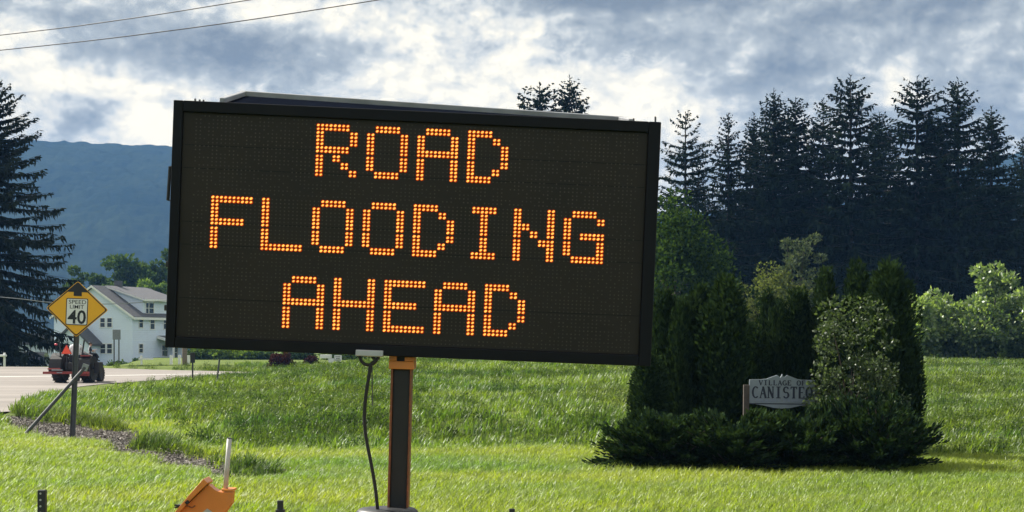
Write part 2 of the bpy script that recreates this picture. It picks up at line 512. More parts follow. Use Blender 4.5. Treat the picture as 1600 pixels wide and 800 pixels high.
def base_z(x, y):
    x = np.asarray(x, float); y = np.asarray(y, float)
    r = np.where(y > 1, y, np.hypot(x, y))
    u = np.where(y > 1, x / np.maximum(y, 1), np.where(x < 0, -2.0, 2.0))
    u = np.clip(u, -2, 2)
    pl, pm, pc, pr = [np.interp(r, [a for a, _ in PROF[k]], [c for _, c in PROF[k]]) for k in 'LMCR']
    z = pl + (pm - pl) * sst(-0.255, -0.222, u)
    z = z + (pc - z) * sst(-0.172, -0.075, u)
    z = z + (pr - z) * sst(0.06, 0.14, u)
    return z


def hit(px, py):
    """where the sight line through a point of the view meets the ground"""
    d = np.linspace(5, 400, 8000)
    x = (px - 800) / F * d
    zz = ZC + (YH - py) / F * d
    below = np.nonzero(zz <= base_z(x, d))[0]
    i = below[0] if len(below) else len(d) - 1
    return float(x[i]), float(d[i])


def spot(px, d):
    x = (px - 800) / F * d
    return Vector((x, d, float(base_z(x, d))))


def at(px, py, d):
    return Vector(((px - 800) / F * d, d, ZC + (YH - py) / F * d))


ROAD_NEAR = [hit(*p) for p in ((8, 648), (30, 637), (41, 625), (75, 612), (124, 604), (202, 596), (300, 590), (350, 587), (428, 583.2))]
ROAD_FAR = [hit(*p) for p in ((428, 582.2), (400, 581.6), (280, 579), (200, 576.5), (100, 574.8), (0, 573.2))]
ROAD_POLY = [(-70, 36), (-30, 38)] + ROAD_NEAR + [(-6, 79.5), (10, 84), (60, 90), (60, 94), (10, 88), (-6, 83.5)] + ROAD_FAR + [(-60, 98), (-110, 92), (-110, 40)]
DIRT_POLY = [hit(*p) for p in ((6, 645), (60, 649), (130, 660), (200, 679), (260, 702), (330, 724), (405, 742), (405, 747), (360, 750), (300, 740),
                               (256, 720), (215, 714), (170, 706), (120, 691), (60, 672), (4, 653))]


def inside(poly, x, y):
    res = np.zeros(x.shape, bool)
    n = len(poly)
    for i in range(n):
        x0, y0 = poly[i]; x1, y1 = poly[(i + 1) % n]
        cond = ((y0 > y) != (y1 > y))
        xi = (x1 - x0) * (y - y0) / ((y1 - y0) if abs(y1 - y0) > 1e-9 else 1e-9) + x0
        res ^= cond & (x < xi)
    return res


def poly_dist(poly, x, y):
    best = np.full(x.shape, 1e9)
    n = len(poly)
    for i in range(n):
        x0, y0 = poly[i]; x1, y1 = poly[(i + 1) % n]
        dx, dy = x1 - x0, y1 - y0
        t = np.clip(((x - x0) * dx + (y - y0) * dy) / (dx * dx + dy * dy + 1e-9), 0, 1)
        best = np.minimum(best, np.hypot(x - x0 - t * dx, y - y0 - t * dy))
    return best


def signed(poly, x, y):
    d = poly_dist(poly, x, y)
    return np.where(inside(poly, x, y), -d, d)


_rng = np.random.default_rng(5)
_GR = {}


def vnoise(x, y, scale, seed=0):
    if seed not in _GR: _GR[seed] = np.random.default_rng(seed + 100).random((256, 256))
    G = _GR[seed]
    xs, ys = x / scale, y / scale
    xi, yi = np.floor(xs).astype(int), np.floor(ys).astype(int)
    fx, fy = xs - xi, ys - yi
    fx, fy = fx * fx * (3 - 2 * fx), fy * fy * (3 - 2 * fy)
    a = G[xi % 256, yi % 256]; b_ = G[(xi + 1) % 256, yi % 256]; c = G[xi % 256, (yi + 1) % 256]; d = G[(xi + 1) % 256, (yi + 1) % 256]
    return (a * (1 - fx) + b_ * fx) * (1 - fy) + (c * (1 - fx) + d * fx) * fy


def fbm(x, y, scale, oct=4, seed=0):
    v = 0; amp = 0.5
    for i in range(oct):
        v = v + amp * vnoise(x, y, scale / 2 ** i, seed + i); amp *= 0.5
    return v


def ground_fields(x, y):
    z = base_z(x, y)
    ds = signed(ROAD_POLY, x, y)
    off = sst(0.1, 2.0, ds)
    r = np.hypot(x, y)
    u = np.where(y > 1, x / np.maximum(y, 1), 0)
    weed = sst(-0.23, -0.16, u + 0.002 * (r - 40)) * sst(27.5, 31.0, r + 1.5 * (vnoise(x, y, 4, 9) - 0.5)) * (1 - sst(95, 110, r))
    bumps = (fbm(x * 0.5, y, 2.5, 4, 1) - 0.47) * (0.05 + 0.36 * weed) + (fbm(x * 0.28, y * 0.8, 5.0, 2, 61) - 0.37) * 0.75 * weed + (fbm(x, y, 0.5, 2, 7) - 0.37) * 0.05
    bumps = bumps * off * (1 - sst(110, 160, r))
    dd = signed(DIRT_POLY, x, y) + (fbm(x, y, 1.6, 3, 17) - 0.42) * 1.7
    near_d = (y > 15) & (y < 60)
    dirt = np.where(near_d, 1 - sst(-0.05, 0.25, dd), 0.0)
    dirt2 = 0.75 * np.exp(-(((x - spot(225, 48).x) / 1.0) ** 2 + ((y - 48) / 3.0) ** 2)) + 0.5 * np.exp(-(((x - spot(205, 51).x) / 0.5) ** 2 + ((y - 51) / 2.0) ** 2))
    z = z + bumps - dirt * 0.14 - (1 - sst(-0.35, 0.05, ds)) * 0.12
    dirt = np.clip(np.maximum(dirt, dirt2), 0, 1)
    return z, dirt, weed, ds


rr = np.concatenate([np.geomspace(1.0, 16, 18)[:-1], np.geomspace(16, 120, 330)[:-1], np.geomspace(120, 2500, 70)])
fine_a = np.linspace(-23, 23, 330)
az = np.concatenate([np.linspace(-180, -23, 46)[:-1], fine_a, np.linspace(23, 180, 46)[1:-1]])
az = np.radians(az)
A_, R_ = np.meshgrid(az, rr)
gx, gy = (R_ * np.sin(A_)), (R_ * np.cos(A_))
gz, gdirt, gweed, gds = ground_fields(gx.ravel(), gy.ravel())
nr, na = len(rr), len(az)
verts = np.stack([gx.ravel(), gy.ravel(), gz], 1)
verts = np.vstack([verts, [[0, 0, 0]]])
idx = np.arange(nr * na).reshape(nr, na)
a0 = idx[:-1]; a1 = idx[1:]
quads = np.stack([a0, np.roll(a0, -1, 1), np.roll(a1, -1, 1), a1], -1).reshape(-1, 4)
quads = quads[:, ::-1]
me = bpy.data.meshes.new('ground')
me.vertices.add(len(verts)); me.vertices.foreach_set('co', verts.reshape(-1).astype(np.float32))
centre = [(int(idx[0, (k + 1) % na]), int(idx[0, k]), nr * na) for k in range(na)]
nl = quads.size + 3 * na
me.loops.add(nl)
me.loops.foreach_set('vertex_index', np.concatenate([quads.ravel(), np.array(centre).ravel()]).astype(np.int32))
me.polygons.add(len(quads) + na)
me.polygons.foreach_set('loop_start', np.concatenate([np.arange(0, quads.size, 4), quads.size + np.arange(0, 3 * na, 3)]).astype(np.int32))
me.update(calc_edges=True)
me.polygons.foreach_set('use_smooth', np.ones(len(me.polygons), bool))


def pattr(me, name, arr):
    at_ = me.attributes.new(name, 'FLOAT', 'POINT')
    at_.data.foreach_set('value', arr.astype(np.float32))


ap = lambda a, v=0.0: np.concatenate([a, [v]])
pattr(me, 'dirt', ap(gdirt))
gr = np.hypot(gx, gy).ravel(); gaz = np.degrees(np.arctan2(gx, gy)).ravel()
inview = (np.abs(gaz) < 22.5) & (gr > 15.5)
openg = sst(0.0, 0.35, gds) * (1 - np.clip(gdirt * 1.1, 0, 1))
clump = np.clip((fbm(gx.ravel() * 0.45, gy.ravel(), 3.0, 3, 20) - 0.36) * 4.5, 0.0, 1)
lawn_d = inview * openg * (1 - sst(36, 44, gr)) * (1 - 0.55 * gweed)
mid_d = inview * openg * sst(34, 44, gr) * (1 - sst(95, 118, gr)) * (1 - sst(78, 84, gr) * (gaz < -9.6))
mid_d = np.maximum(mid_d, 0.75 * inview * openg * gweed * (gr < 46))
weed_d = inview * openg * gweed * np.clip(clump, 0.08, 1) * (1 - sst(85, 100, gr))
rim = inside(DIRT_POLY, gx.ravel() - 0.05, gy.ravel() - 0.75) * (1 - gdirt) * inview * (gr < 60)
keep = np.where((gr > 55) & (gaz < -7.5), sst(1.0, 5.0, gds), 1.0)
mid_d = mid_d * keep; weed_d = weed_d * keep
pattr(me, 'lawn', ap(lawn_d)); pattr(me, 'mid', ap(mid_d)); pattr(me, 'weed', ap(weed_d)); pattr(me, 'rim', ap(rim))
me.materials.append(M['ground'])
ground = link(bpy.data.objects.new('ground', me))
tag(ground, kind='structure')

# road sheet, follows the ground
bm = bmesh.new()
xs = np.concatenate([np.arange(-110, -40, 4.0), np.arange(-40, 4, 0.6), np.arange(4, 61, 4.0)])
ys = np.arange(36, 99, 0.6)
X, Y = np.meshgrid(xs, ys)


def band(name, pa, pb, n, lift, mt):
    """strip between two polylines with n subdivisions across, laid on the ground"""
    def resample(p, k):
        p = np.array(p); s_ = np.concatenate([[0], np.cumsum(np.hypot(*np.diff(p, axis=0).T))])
        q = np.linspace(0, s_[-1], k)
        return np.stack([np.interp(q, s_, p[:, 0]), np.interp(q, s_, p[:, 1])], 1)
    k = 90
    a, b2 = resample(pa, k), resample(pb, k)
    mb = MB()
    vs = []
    for i in range(k):
        for j in range(n + 1):
            q = a[i] + (b2[i] - a[i]) * j / n
            vs.append((q[0], q[1], float(base_z(q[0], q[1])) + lift))
    fs = [(i * (n + 1) + j, i * (n + 1) + j + 1, (i + 1) * (n + 1) + j + 1, (i + 1) * (n + 1) + j) for i in range(k - 1) for j in range(n)]
    mb.add(vs, fs)
    o = mb.build(name, mt, smooth=True)
    return tag(o, kind='structure')


near_line = [(-110, 36), (-60, 36.5), (-30, 38)] + ROAD_NEAR + [(-6, 79.5), (10, 84), (60, 90)]
far_line = [(-110, 92), (-60, 97)] + ROAD_FAR[::-1] + [(-6, 83.5), (10, 88), (60, 94)]
road = band('road', near_line, far_line, 40, 0.015, M['road'])
l0 = [hit(*p) for p in ((0, 589.6), (100, 588.4), (200, 587.2), (300, 585.4), (410, 583.4))]
lineA = [(-60, 69)] + l0
lineB = [(-60, 69.7)] + [(x, y + 0.7) for x, y in l0]
band('road_edge_line', lineA, lineB, 1, 0.021, M['line'])

# ------------------------------------------------------------------ grass and weeds (nobody could count them)
def tuft(name, seed, blades, spread, h, w, mt, lean=0.5, broad=False, stalk=False):
    rng = np.random.default_rng(seed)
    V = []
    fs = []
    mb = MB()
    for i in range(blades):
        a = rng.uniform(0, 6.283); q = spread * math.sqrt(rng.random())
        p = Vector((q * math.cos(a), q * math.sin(a), -0.01))
        hh = h * rng.uniform(0.55, 1.15)
        da = rng.normal(0.6, 1.5)
        ln = Vector((math.cos(da), math.sin(da), 0)) * hh * lean * rng.uniform(0.3, 1.3)
        sd = Vector((-math.sin(da + rng.normal(0, .5)), math.cos(da), 0)) * w * rng.uniform(0.7, 1.2)
        mid = p + Vector((0, 0, hh * 0.6)) + ln * 0.35
        tip = p + Vector((0, 0, hh)) + ln
        if broad:
            mb.add([p, mid + sd, tip, mid - sd], [(0, 1, 2, 3)])
        else:
            mb.add([p - sd, p + sd, mid + sd * 0.8, mid - sd * 0.8, tip], [(0, 1, 2, 3), (3, 2, 4)])
    me_ = bpy.data.meshes.new(name)
    me_.from_pydata([tuple(v) for v in mb.v], [], mb.f)
    me_.materials.append(mt)
    return bpy.data.objects.new(name, me_)


def weed_tuft(name, seed):
    rng = np.random.default_rng(seed)
    n = 96
    a = rng.uniform(0, 6.283, n); q = 0.26 * np.sqrt(rng.random(n)); h = rng.uniform(0.0, 1.0, n) * (0.12 + 0.24 * (1 - (q / 0.26) ** 2)) * rng.uniform(0.7, 1.2)
    P = np.stack([q * np.cos(a), q * np.sin(a), h], 1)
    D = rng.normal(0, 0.8, (n, 3)) + np.stack([np.cos(a), np.sin(a), np.full(n, 0.55)], 1)
    V = [kites(P, D, rng.uniform(0.04, 0.10, n), rng.uniform(0.010, 0.024, n), rng)]
    m_ = 16
    P = np.stack([rng.normal(0, 0.1, m_), rng.normal(0, 0.1, m_), np.zeros(m_)], 1)
    V.append(kites(P, rng.normal(0, 0.3, (m_, 3)) + np.array([0.1, 0, 1]), rng.uniform(0.25, 0.5, m_), np.full(m_, 0.008), rng))
    return bpy.data.objects.new(name, fast_mesh(name, np.vstack(V), 4, M['weed']))


def scatter(name, attr, density, tufts, smin, smax, seed, kindlabel=None):
    col_ = bpy.data.collections.new(name + '_sources')
    for t in tufts: col_.objects.link(t)
    ng = bpy.data.node_groups.new(name, 'GeometryNodeTree')
    ng.interface.new_socket('Geometry', in_out='INPUT', socket_type='NodeSocketGeometry')
    ng.interface.new_socket('Geometry', in_out='OUTPUT', socket_type='NodeSocketGeometry')
    N = ng.nodes; Lk = ng.links
    gi = N.new('NodeGroupInput'); go = N.new('NodeGroupOutput')
    na_ = N.new('GeometryNodeInputNamedAttribute'); na_.data_type = 'FLOAT'; na_.inputs['Name'].default_value = attr
    mu = N.new('ShaderNodeMath'); mu.operation = 'MULTIPLY'; mu.inputs[1].default_value = density
    Lk.new(na_.outputs['Attribute'], mu.inputs[0])
    dp = N.new('GeometryNodeDistributePointsOnFaces'); dp.inputs['Seed'].default_value = seed
    Lk.new(gi.outputs[0], dp.inputs['Mesh']); Lk.new(mu.outputs[0], dp.inputs['Density'])
    ci = N.new('GeometryNodeCollectionInfo'); ci.inputs['Collection'].default_value = col_
    ci.inputs['Separate Children'].default_value = True; ci.inputs['Reset Children'].default_value = True
    ip = N.new('GeometryNodeInstanceOnPoints')
    Lk.new(dp.outputs['Points'], ip.inputs['Points']); Lk.new(ci.outputs[0], ip.inputs['Instance'])
    ip.inputs['Pick Instance'].default_value = True
    ri = N.new('FunctionNodeRandomValue'); ri.data_type = 'INT'
    ri.inputs[4].default_value = 0; ri.inputs[5].default_value = len(tufts) - 1
    Lk.new(ri.outputs[2], ip.inputs['Instance Index'])
    rv = N.new('FunctionNodeRandomValue'); rv.data_type = 'FLOAT_VECTOR'
    rv.inputs[0].default_value = (-0.12, -0.12, -0.9); rv.inputs[1].default_value = (0.12, 0.12, 0.9)
    Lk.new(rv.outputs[0], ip.inputs['Rotation'])
    rs = N.new('FunctionNodeRandomValue'); rs.data_type = 'FLOAT'
    rs.inputs[2].default_value = smin; rs.inputs[3].default_value = smax
    Lk.new(rs.outputs[1], ip.inputs['Scale'])
    Lk.new(ip.outputs[0], go.inputs[0])
    o = link(bpy.data.objects.new(name, ground.data))
    md = o.modifiers.new('scatter', 'NODES'); md.node_group = ng
    o['kind'] = 'stuff'
    return o


scatter('lawn_grass', 'lawn', 85, [tuft('blades', 10 + i, 16, 0.09, 0.10, 0.0055, M['grass'], 0.95) for i in range(5)], 0.6, 1.35, 3)
scatter('field_grass', 'mid', 15, [tuft('blades', 30 + i, 18, 0.22, 0.20, 0.013, M['field'], 0.6) for i in range(5)], 0.6, 1.4, 4)
scatter('weeds', 'weed', 9, [weed_tuft('leaves', 50 + i) for i in range(6)], 0.35, 1.05, 5)
scatter('rut_edge_grass', 'rim', 60, [tuft('blades', 70 + i, 20, 0.12, 0.24, 0.008, M['weed'], 0.8) for i in range(4)], 0.6, 1.3, 6)

def chip_set(name, seed):
    rng = np.random.default_rng(seed)
    n = 30
    P = np.stack([rng.normal(0, 0.14, n), rng.normal(0, 0.14, n), rng.uniform(0.0, 0.03, n)], 1)
    D = rng.normal(0, 1, (n, 3)) * np.array([1, 1, 0.35])
    return bpy.data.objects.new(name, fast_mesh(name, kites(P, D, rng.uniform(0.02, 0.065, n), rng.uniform(0.007, 0.018, n), rng, np.array([0, 0, 1.0])), 4, M['chips']))


scatter('rut_wood_chips', 'dirt', 34, [chip_set('chips', 90 + i) for i in range(4)], 0.6, 1.5, 11)

# ------------------------------------------------------------------ hills
RIDGE = [(-3200, 200), (-2000, 225), (-1000, 205), (-300, 214), (0, 218), (90, 221), (150, 224), (270, 229), (420, 238), (600, 262), (800, 300), (1000, 335), (1150, 332),
         (1250, 326), (1400, 300), (1500, 262), (1600, 236), (1750, 205), (2000, 190), (2600, 240), (4000, 260)]
hp = np.concatenate([np.linspace(-3200, -60, 90)[:-1], np.linspace(-60, 1680, 620)[:-1], np.linspace(1680, 4000, 70)])
hv = np.concatenate([np.linspace(0, 1, 70)[:-1], np.linspace(1.0, 1.35, 8)])
rng = np.random.default_rng(8)
HV = []
for j, v in enumerate(hv):
    for i, p_ in enumerate(hp):
        u_ = (p_ - 800) / F
        ridge = ZC + (YH - np.interp(p_, [a for a, _ in RIDGE], [c for _, c in RIDGE])) / F * 2000
        HV.append((p_, v, u_, ridge))
HV = np.array(HV)
hy = 1150 + 850 * HV[:, 1]
tt = np.clip(HV[:, 1], 0, 1)
hz = -9 + (HV[:, 3] + 9) * np.where(HV[:, 1] <= 1, 0.5 * tt + 0.5 * tt ** 2 * (3 - 2 * tt), 1 - (HV[:, 1] - 1) * 0.25)
hx = HV[:, 2] * hy
gul = (fbm(hx, hy * 0.25, 260, 3, 30) - 0.45) * 60 * np.sin(np.clip(HV[:, 1], 0, 1) * math.pi)
crown_b = (fbm(hx, hy, 14, 3, 40) - 0.42) * 7 * (HV[:, 1] > 0.02)
hz = hz + gul + crown_b
nhp = len(hp)
hidx = np.arange(len(hz)).reshape(len(hv), nhp)
hq = np.stack([hidx[:-1, :-1], hidx[:-1, 1:], hidx[1:, 1:], hidx[1:, :-1]], -1).reshape(-1, 4)
hm = bpy.data.meshes.new('forested_hill')
hm.from_pydata(np.stack([hx, hy, hz], 1).tolist(), [], hq.tolist())
hm.materials.append(M['hill'])
hill = link(bpy.data.objects.new('hill', hm)); tag(hill, kind='structure')

# ------------------------------------------------------------------ haze
HZ_X, HZ_Z = 3600, float(hz.max()) + 12
hb = MB().box(-HZ_X, HZ_X, -2600, 2560, -9.0 - 14, HZ_Z)
haze_m, hg, hout = material('valley_haze')
pv = hg.n('ShaderNodeVolumePrincipled')
pv.inputs['Color'].default_value = (0.165, 0.37, 0.78, 1)
pv.inputs['Density'].default_value = 0.00023
pv.inputs['Anisotropy'].default_value = 0.0
haze_m.node_tree.links.new(pv.outputs[0], hout.inputs['Volume'])
haze = hb.build('haze', haze_m)
tag(haze, kind='stuff')


# ------------------------------------------------------------------ message sign trailer
org = Vector((-0.78, 11.15, 0.0))
vms = empty('message_sign_trailer', org, 'black electronic message board on an orange trailer mast reading ROAD FLOODING AHEAD in amber lights', 'message sign')
SM = Matrix.Translation((-0.67308, 11.0, ZC + 0.72160)) @ Euler((0.02817, 0.03985, 0.03963), 'XYZ').to_matrix().to_4x4()
HW, HH = 1.6713, 0.8449
mb = MB()
mb.box(-HW, HW, 0.05, 0.30, -HH, HH, 0, SM)                       # cabinet behind the face
mb.box(-HW, -HW + 0.066, -0.006, 0.049, -HH, HH, 0, SM)           # frame round the face, standing proud
mb.box(HW - 0.085, HW, -0.006, 0.049, -HH, HH, 0, SM)
mb.box(-HW + 0.0665, HW - 0.0855, -0.006, 0.049, HH - 0.075, HH, 0, SM)
mb.box(-HW + 0.0665, HW - 0.0855, -0.006, 0.049, -HH, -HH + 0.075, 0, SM)
mb.build('housing', M['housing'], vms, org, bevel=0.006)
mb = MB().box(-HW + 0.068, HW - 0.087, 0.02, 0.048, -HH + 0.077, HH - 0.077, 0, SM)
mb.build('display_face', M['face'], vms, org)
# faint seams of the display modules
mb = MB()
for z0 in (-0.4995, 0.0235, 0.3895, -0.1325, 0.5465):
    mb.box(-HW + 0.08, HW - 0.09, 0.0185, 0.0198, z0 - 0.002, z0 + 0.002, 0, SM)
mb.build('module_seam', M['housing'], vms, org, kind='stuff')

GLY = {
    'R': ['XXXX.', 'X...X', 'X...X', 'XXXX.', 'X.X..', 'X..X.', 'X...X'],
    'O': ['.XXX.', 'X...X', 'X...X', 'X...X', 'X...X', 'X...X', '.XXX.'],
    'A': ['.XXX.', 'X...X', 'X...X', 'XXXXX', 'X...X', 'X...X', 'X...X'],
    'D': ['XXX..', 'X..X.', 'X...X', 'X...X', 'X...X', 'X..X.', 'XXX..'],
    'F': ['XXXXX', 'X....', 'X....', 'XXXX.', 'X....', 'X....', 'X....'],
    'L': ['X....', 'X....', 'X....', 'X....', 'X....', 'X....', 'XXXXX'],
    'I': ['.XXX.', '..X..', '..X..', '..X..', '..X..', '..X..', '.XXX.'],
    'N': ['X...X', 'X...X', 'XX..X', 'X.X.X', 'X..XX', 'X...X', 'X...X'],
    'G': ['.XXX.', 'X...X', 'X....', 'X.XXX', 'X...X', 'X...X', '.XXXX'],
    'H': ['X...X', 'X...X', 'X...X', 'XXXXX', 'X...X', 'X...X', 'X...X'],
    'E': ['XXXXX', 'X....', 'X....', 'XXXX.', 'X....', 'X....', 'XXXXX'],
}
CX, CZ = 0.0577, 0.0508
LINES = [('ROAD', -0.690, 0.726), ('FLOODING', -1.390, 0.203), ('AHEAD', -0.878, -0.325)]
lit = set()
rng = random.Random(4)


def led_xz(x0, zt, c, r, i, j):
    return x0 + c * CX + i * CX / 2 + 0.006, zt - r * CZ - j * CZ / 2 - (0.008 if r >= 4 else 0.0) - 0.006


for text, x0, zt in LINES:
    for k, ch in enumerate(text):
        mb = MB()
        for r in range(7):
            for c in range(5):
                if GLY[ch][r][c] != 'X': continue
                for i in (0, 1):
                    for j in (0, 1):
                        x, z = led_xz(x0 + k * CX * 6, zt, c, r, i, j)
                        lit.add((round(x / 0.0288), round(z / 0.0254)))
                        ring = []; core = []; n = 10
                        br = rng.uniform(0.85, 1.12)
                        for q in range(n):
                            a = 2 * math.pi * q / n
                            ring.append(SM @ Vector((x + 0.0142 * math.cos(a), 0.0162, z + 0.0128 * math.sin(a))))
                            # the bright spot in each lens is a slanted oval
                            ex, ez = 0.0098 * br * math.cos(a), 0.0068 * br * math.sin(a)
                            ca, sa = math.cos(0.6), math.sin(0.6)
                            core.append(SM @ Vector((x + ex * ca - ez * sa, 0.0118, z + ex * sa + ez * ca)))
                        base = [SM @ Vector((x + 0.0142 * math.cos(2 * math.pi * q / n), 0.0196, z + 0.0128 * math.sin(2 * math.pi * q / n))) for q in range(n)]
                        mid = [(v + w) / 2 for v, w in zip(ring, core)]
                        mb.add(base + ring, [(q, (q + 1) % n, n + (q + 1) % n, n + q) for q in range(n)], 1)
                        mb.add(ring + core, [(q, (q + 1) % n, n + (q + 1) % n, n + q) for q in range(n)], 1)
                        mb.add(core, [tuple(range(n))], 0)
        mb.build('letter', [M['led_core'], M['led_ring']], vms, org)
# unlit lamps of the matrix
mb = MB()
for ix in range(-53, 53):
    for iz in range(-29, 30):
        x, z = (ix + 0.5) * 0.02885, iz * 0.0258
        ok = True
        for text, x0, zt in LINES:
            if zt + 0.012 > z > zt - 0.376 and x0 - 0.012 < x < x0 + (len(text) * 6 - 1) * CX + 0.01:
                ok = False
        if not ok: continue
        if rng.random() < 0.30: continue
        r = 0.0055
        mb.add([SM @ Vector((x + r * math.cos(q * 1.0472), 0.0165, z + r * math.sin(q * 1.0472))) for q in range(6)], [(0, 1, 2, 3, 4, 5)])
for text, x0, zt in LINES:
    for k, ch in enumerate(text):
        for r in range(7):
            for c in range(6):
                if c < 5 and GLY[ch][r][c] == 'X': continue
                if c == 5 and k == len(text) - 1: continue
                for i in (0, 1):
                    for j in (0, 1):
                        x, z = led_xz(x0 + k * CX * 6, zt, c, r, i, j)
                        rd = 0.0055
                        mb.add([SM @ Vector((x + rd * math.cos(q * 1.0472), 0.0165, z + rd * math.sin(q * 1.0472))) for q in range(6)], [(0, 1, 2, 3, 4, 5)])
mb.build('unlit_lamps', M['led_off'], vms, org, kind='stuff', fix=False)

# solar panel lying behind the top edge, its far edge raised
pf0, pf1 = at(378, 141.5, 11.86), at(973, 182, 11.92)
pn0, pn1 = at(343, 158.5, 11.08), at(990, 192, 11.14)
def slab(q, t, mi=0):
    n_ = (q[1] - q[0]).cross(q[3] - q[0]).normalized()
    if n_.z < 0: n_ = -n_
    return [p for p in q] + [p - n_ * t for p in q]
box_f = [(0, 1, 2, 3), (7, 6, 5, 4), (0, 4, 5, 1), (1, 5, 6, 2), (2, 6, 7, 3), (3, 7, 4, 0)]
pf0.z -= 0.028; pf1.z -= 0.028
ex = (pf1 - pf0).normalized(); ey = (pn0 - pf0).normalized(); ez = ex.cross(ey).normalized()
if ez.z < 0: ez = -ez
mb = MB()
fw = 0.035
mb.add(slab([pf0 + ez * 0.028, pf1 + ez * 0.028, pf1 + ey * fw + ez * 0.028, pf0 + ey * fw + ez * 0.028], 0.07), box_f)
mb.add(slab([p + ez * 0.026 for p in (pf0 + ey * fw, pn0, pn0 + ex * fw, pf0 + ey * fw + ex * fw)], 0.068), box_f)
mb.add(slab([p + ez * 0.026 for p in (pf1 + ey * fw, pn1, pn1 - ex * fw, pf1 + ey * fw - ex * fw)], 0.068), box_f)
pan = MB().add(slab([pf0 + ey * fw + ex * fw - ez * 0.008, pf1 + ey * fw - ex * fw - ez * 0.008, pn1 - ex * fw - ez * 0.008, pn0 + ex * fw - ez * 0.008], 0.02), box_f).build('solar_panel', M['pv'], vms, org)
fr = mb.build('frame', M['alu'], pan, org, bevel=0.004)
for k in (0.2, 0.8):
    q = pf0.lerp(pf1, k) + ey * 0.25 - ez * 0.03
    MB().tube([q, Vector((q.x + 0.03, 11.28, 2.0 + 1.50))], 0.02, 6).build('panel_strut', M['alu'], vms, org)
# small fittings on the top edge: bolts and a stub
for px, py, hgt in ((305, 158, 6), (312, 158.5, 5), (318, 158.8, 5), (990, 187, 4), (1024, 189, 9)):
    p = at(px, py + 2, 11.12)
    MB().tube([p - Vector((0, 0, 0.02)), p + Vector((0, 0, hgt / 230.0))], 0.007, 6).build('bolt', M['dark_steel'], vms, org)
# grab handle and latches on the left side
hl = [SM @ Vector((-HW + 0.0, 0.15, 0.40)), SM @ Vector((-HW - 0.035, 0.15, 0.40)), SM @ Vector((-HW - 0.042, 0.15, 0.17)), SM @ Vector((-HW + 0.0, 0.15, 0.165))]
MB().tube(hl, 0.012, 8).build('handle', M['black_metal'], vms, org, smooth=False)
for z in (-0.275, -0.575):
    MB().box(-HW - 0.03, -HW + 0.01, 0.08, 0.12, z - 0.02, z + 0.02, 0, SM).build('latch', M['black_metal'], vms, org, bevel=0.004)
# mast
D = 11.15
mt, mbm = at(628.5, 562, D), Vector((at(621, 800, D).x, D, 0.62))
mx = (mt - mbm).normalized()
lean = Matrix.Translation(mbm) @ Vector((0, 0, 1)).rotation_difference(mx).to_matrix().to_4x4()
LM = (mt - mbm).length + 0.05
MB().box(-0.058, 0.058, -0.02, 0.14, 0, LM, 0, lean).build('mast', M['mast_dark'], vms, org, bevel=0.004)
MB().box(-0.074, -0.0585, -0.045, 0.15, 0, LM - 0.01, 0, lean).box(0.0585, 0.070, -0.045, 0.15, 0, LM - 0.01, 0, lean).build('mast_flange', M['mast_edge'], vms, org, bevel=0.003)
mb = MB()
mb.box(-0.088, 0.088, -0.06, 0.17, LM - 0.115, LM - 0.06, 0, lean)
mb.box(-0.088, -0.035, -0.06, 0.17, LM - 0.0595, LM - 0.02, 0, lean).box(0.02, 0.088, -0.06, 0.17, LM - 0.0595, LM - 0.03, 0, lean)
mb.build('mast_collar', M['orange'], vms, org, bevel=0.004)
ring_c = at(605, 806, 11.1)
mb = MB().lathe([(0.20, -0.30), (0.215, -0.28), (0.215, 0.03), (0.195, 0.05), (0.12, 0.058)], 28, 0, Matrix.Translation(ring_c))
mb.build('turntable', M['black_metal'], vms, org, smooth=True)
# junction box and cable
MB().box(-0.095, 0.095, 0, 0.08, -0.022, 0.022, 0, Matrix.Translation(at(577, 552, 10.97)) @ Matrix.Rotation(0.04, 4, 'Y')).build('junction_box', M['alu'], vms, org, bevel=0.006)
cp = [at(582, 557, 11), at(586, 564, 11), at(579, 570, 11), at(577, 585, 11), at(572, 615, 11), at(569.5, 645, 11), at(570, 668, 11), at(574, 695, 11), at(580, 725, 11), at(586, 760, 11), at(590, 796, 11), at(592, 830, 11.1)]
def smooth_pts(p, n=4):
    out = []
    for i in range(len(p) - 1):
        p0, p1, p2, p3 = p[max(i - 1, 0)], p[i], p[i + 1], p[min(i + 2, len(p) - 1)]
        for k in range(n):
            t = k / n
            out.append(0.5 * ((2 * p1) + (p2 - p0) * t + (2 * p0 - 5 * p1 + 4 * p2 - p3) * t * t + (3 * p1 - p0 - 3 * p2 + p3) * t ** 3))
    return out + [p[-1]]
MB().tube(smooth_pts(cp), 0.012, 10).build('power_cable', M['rubber'], vms, org, smooth=True)
MB().tube(smooth_pts([at(562, 556, 11), at(564, 563, 11), at(570, 569, 11), at(579, 570, 11), at(586, 566, 11), at(592, 557, 11)]), 0.011, 8).build('cable_loop', M['rubber'], vms, org, smooth=True)
MB().tube([at(581, 568, 11.06), at(582, 634, 11.06)], 0.004, 6).build('chain', M['dark_steel'], vms, org)
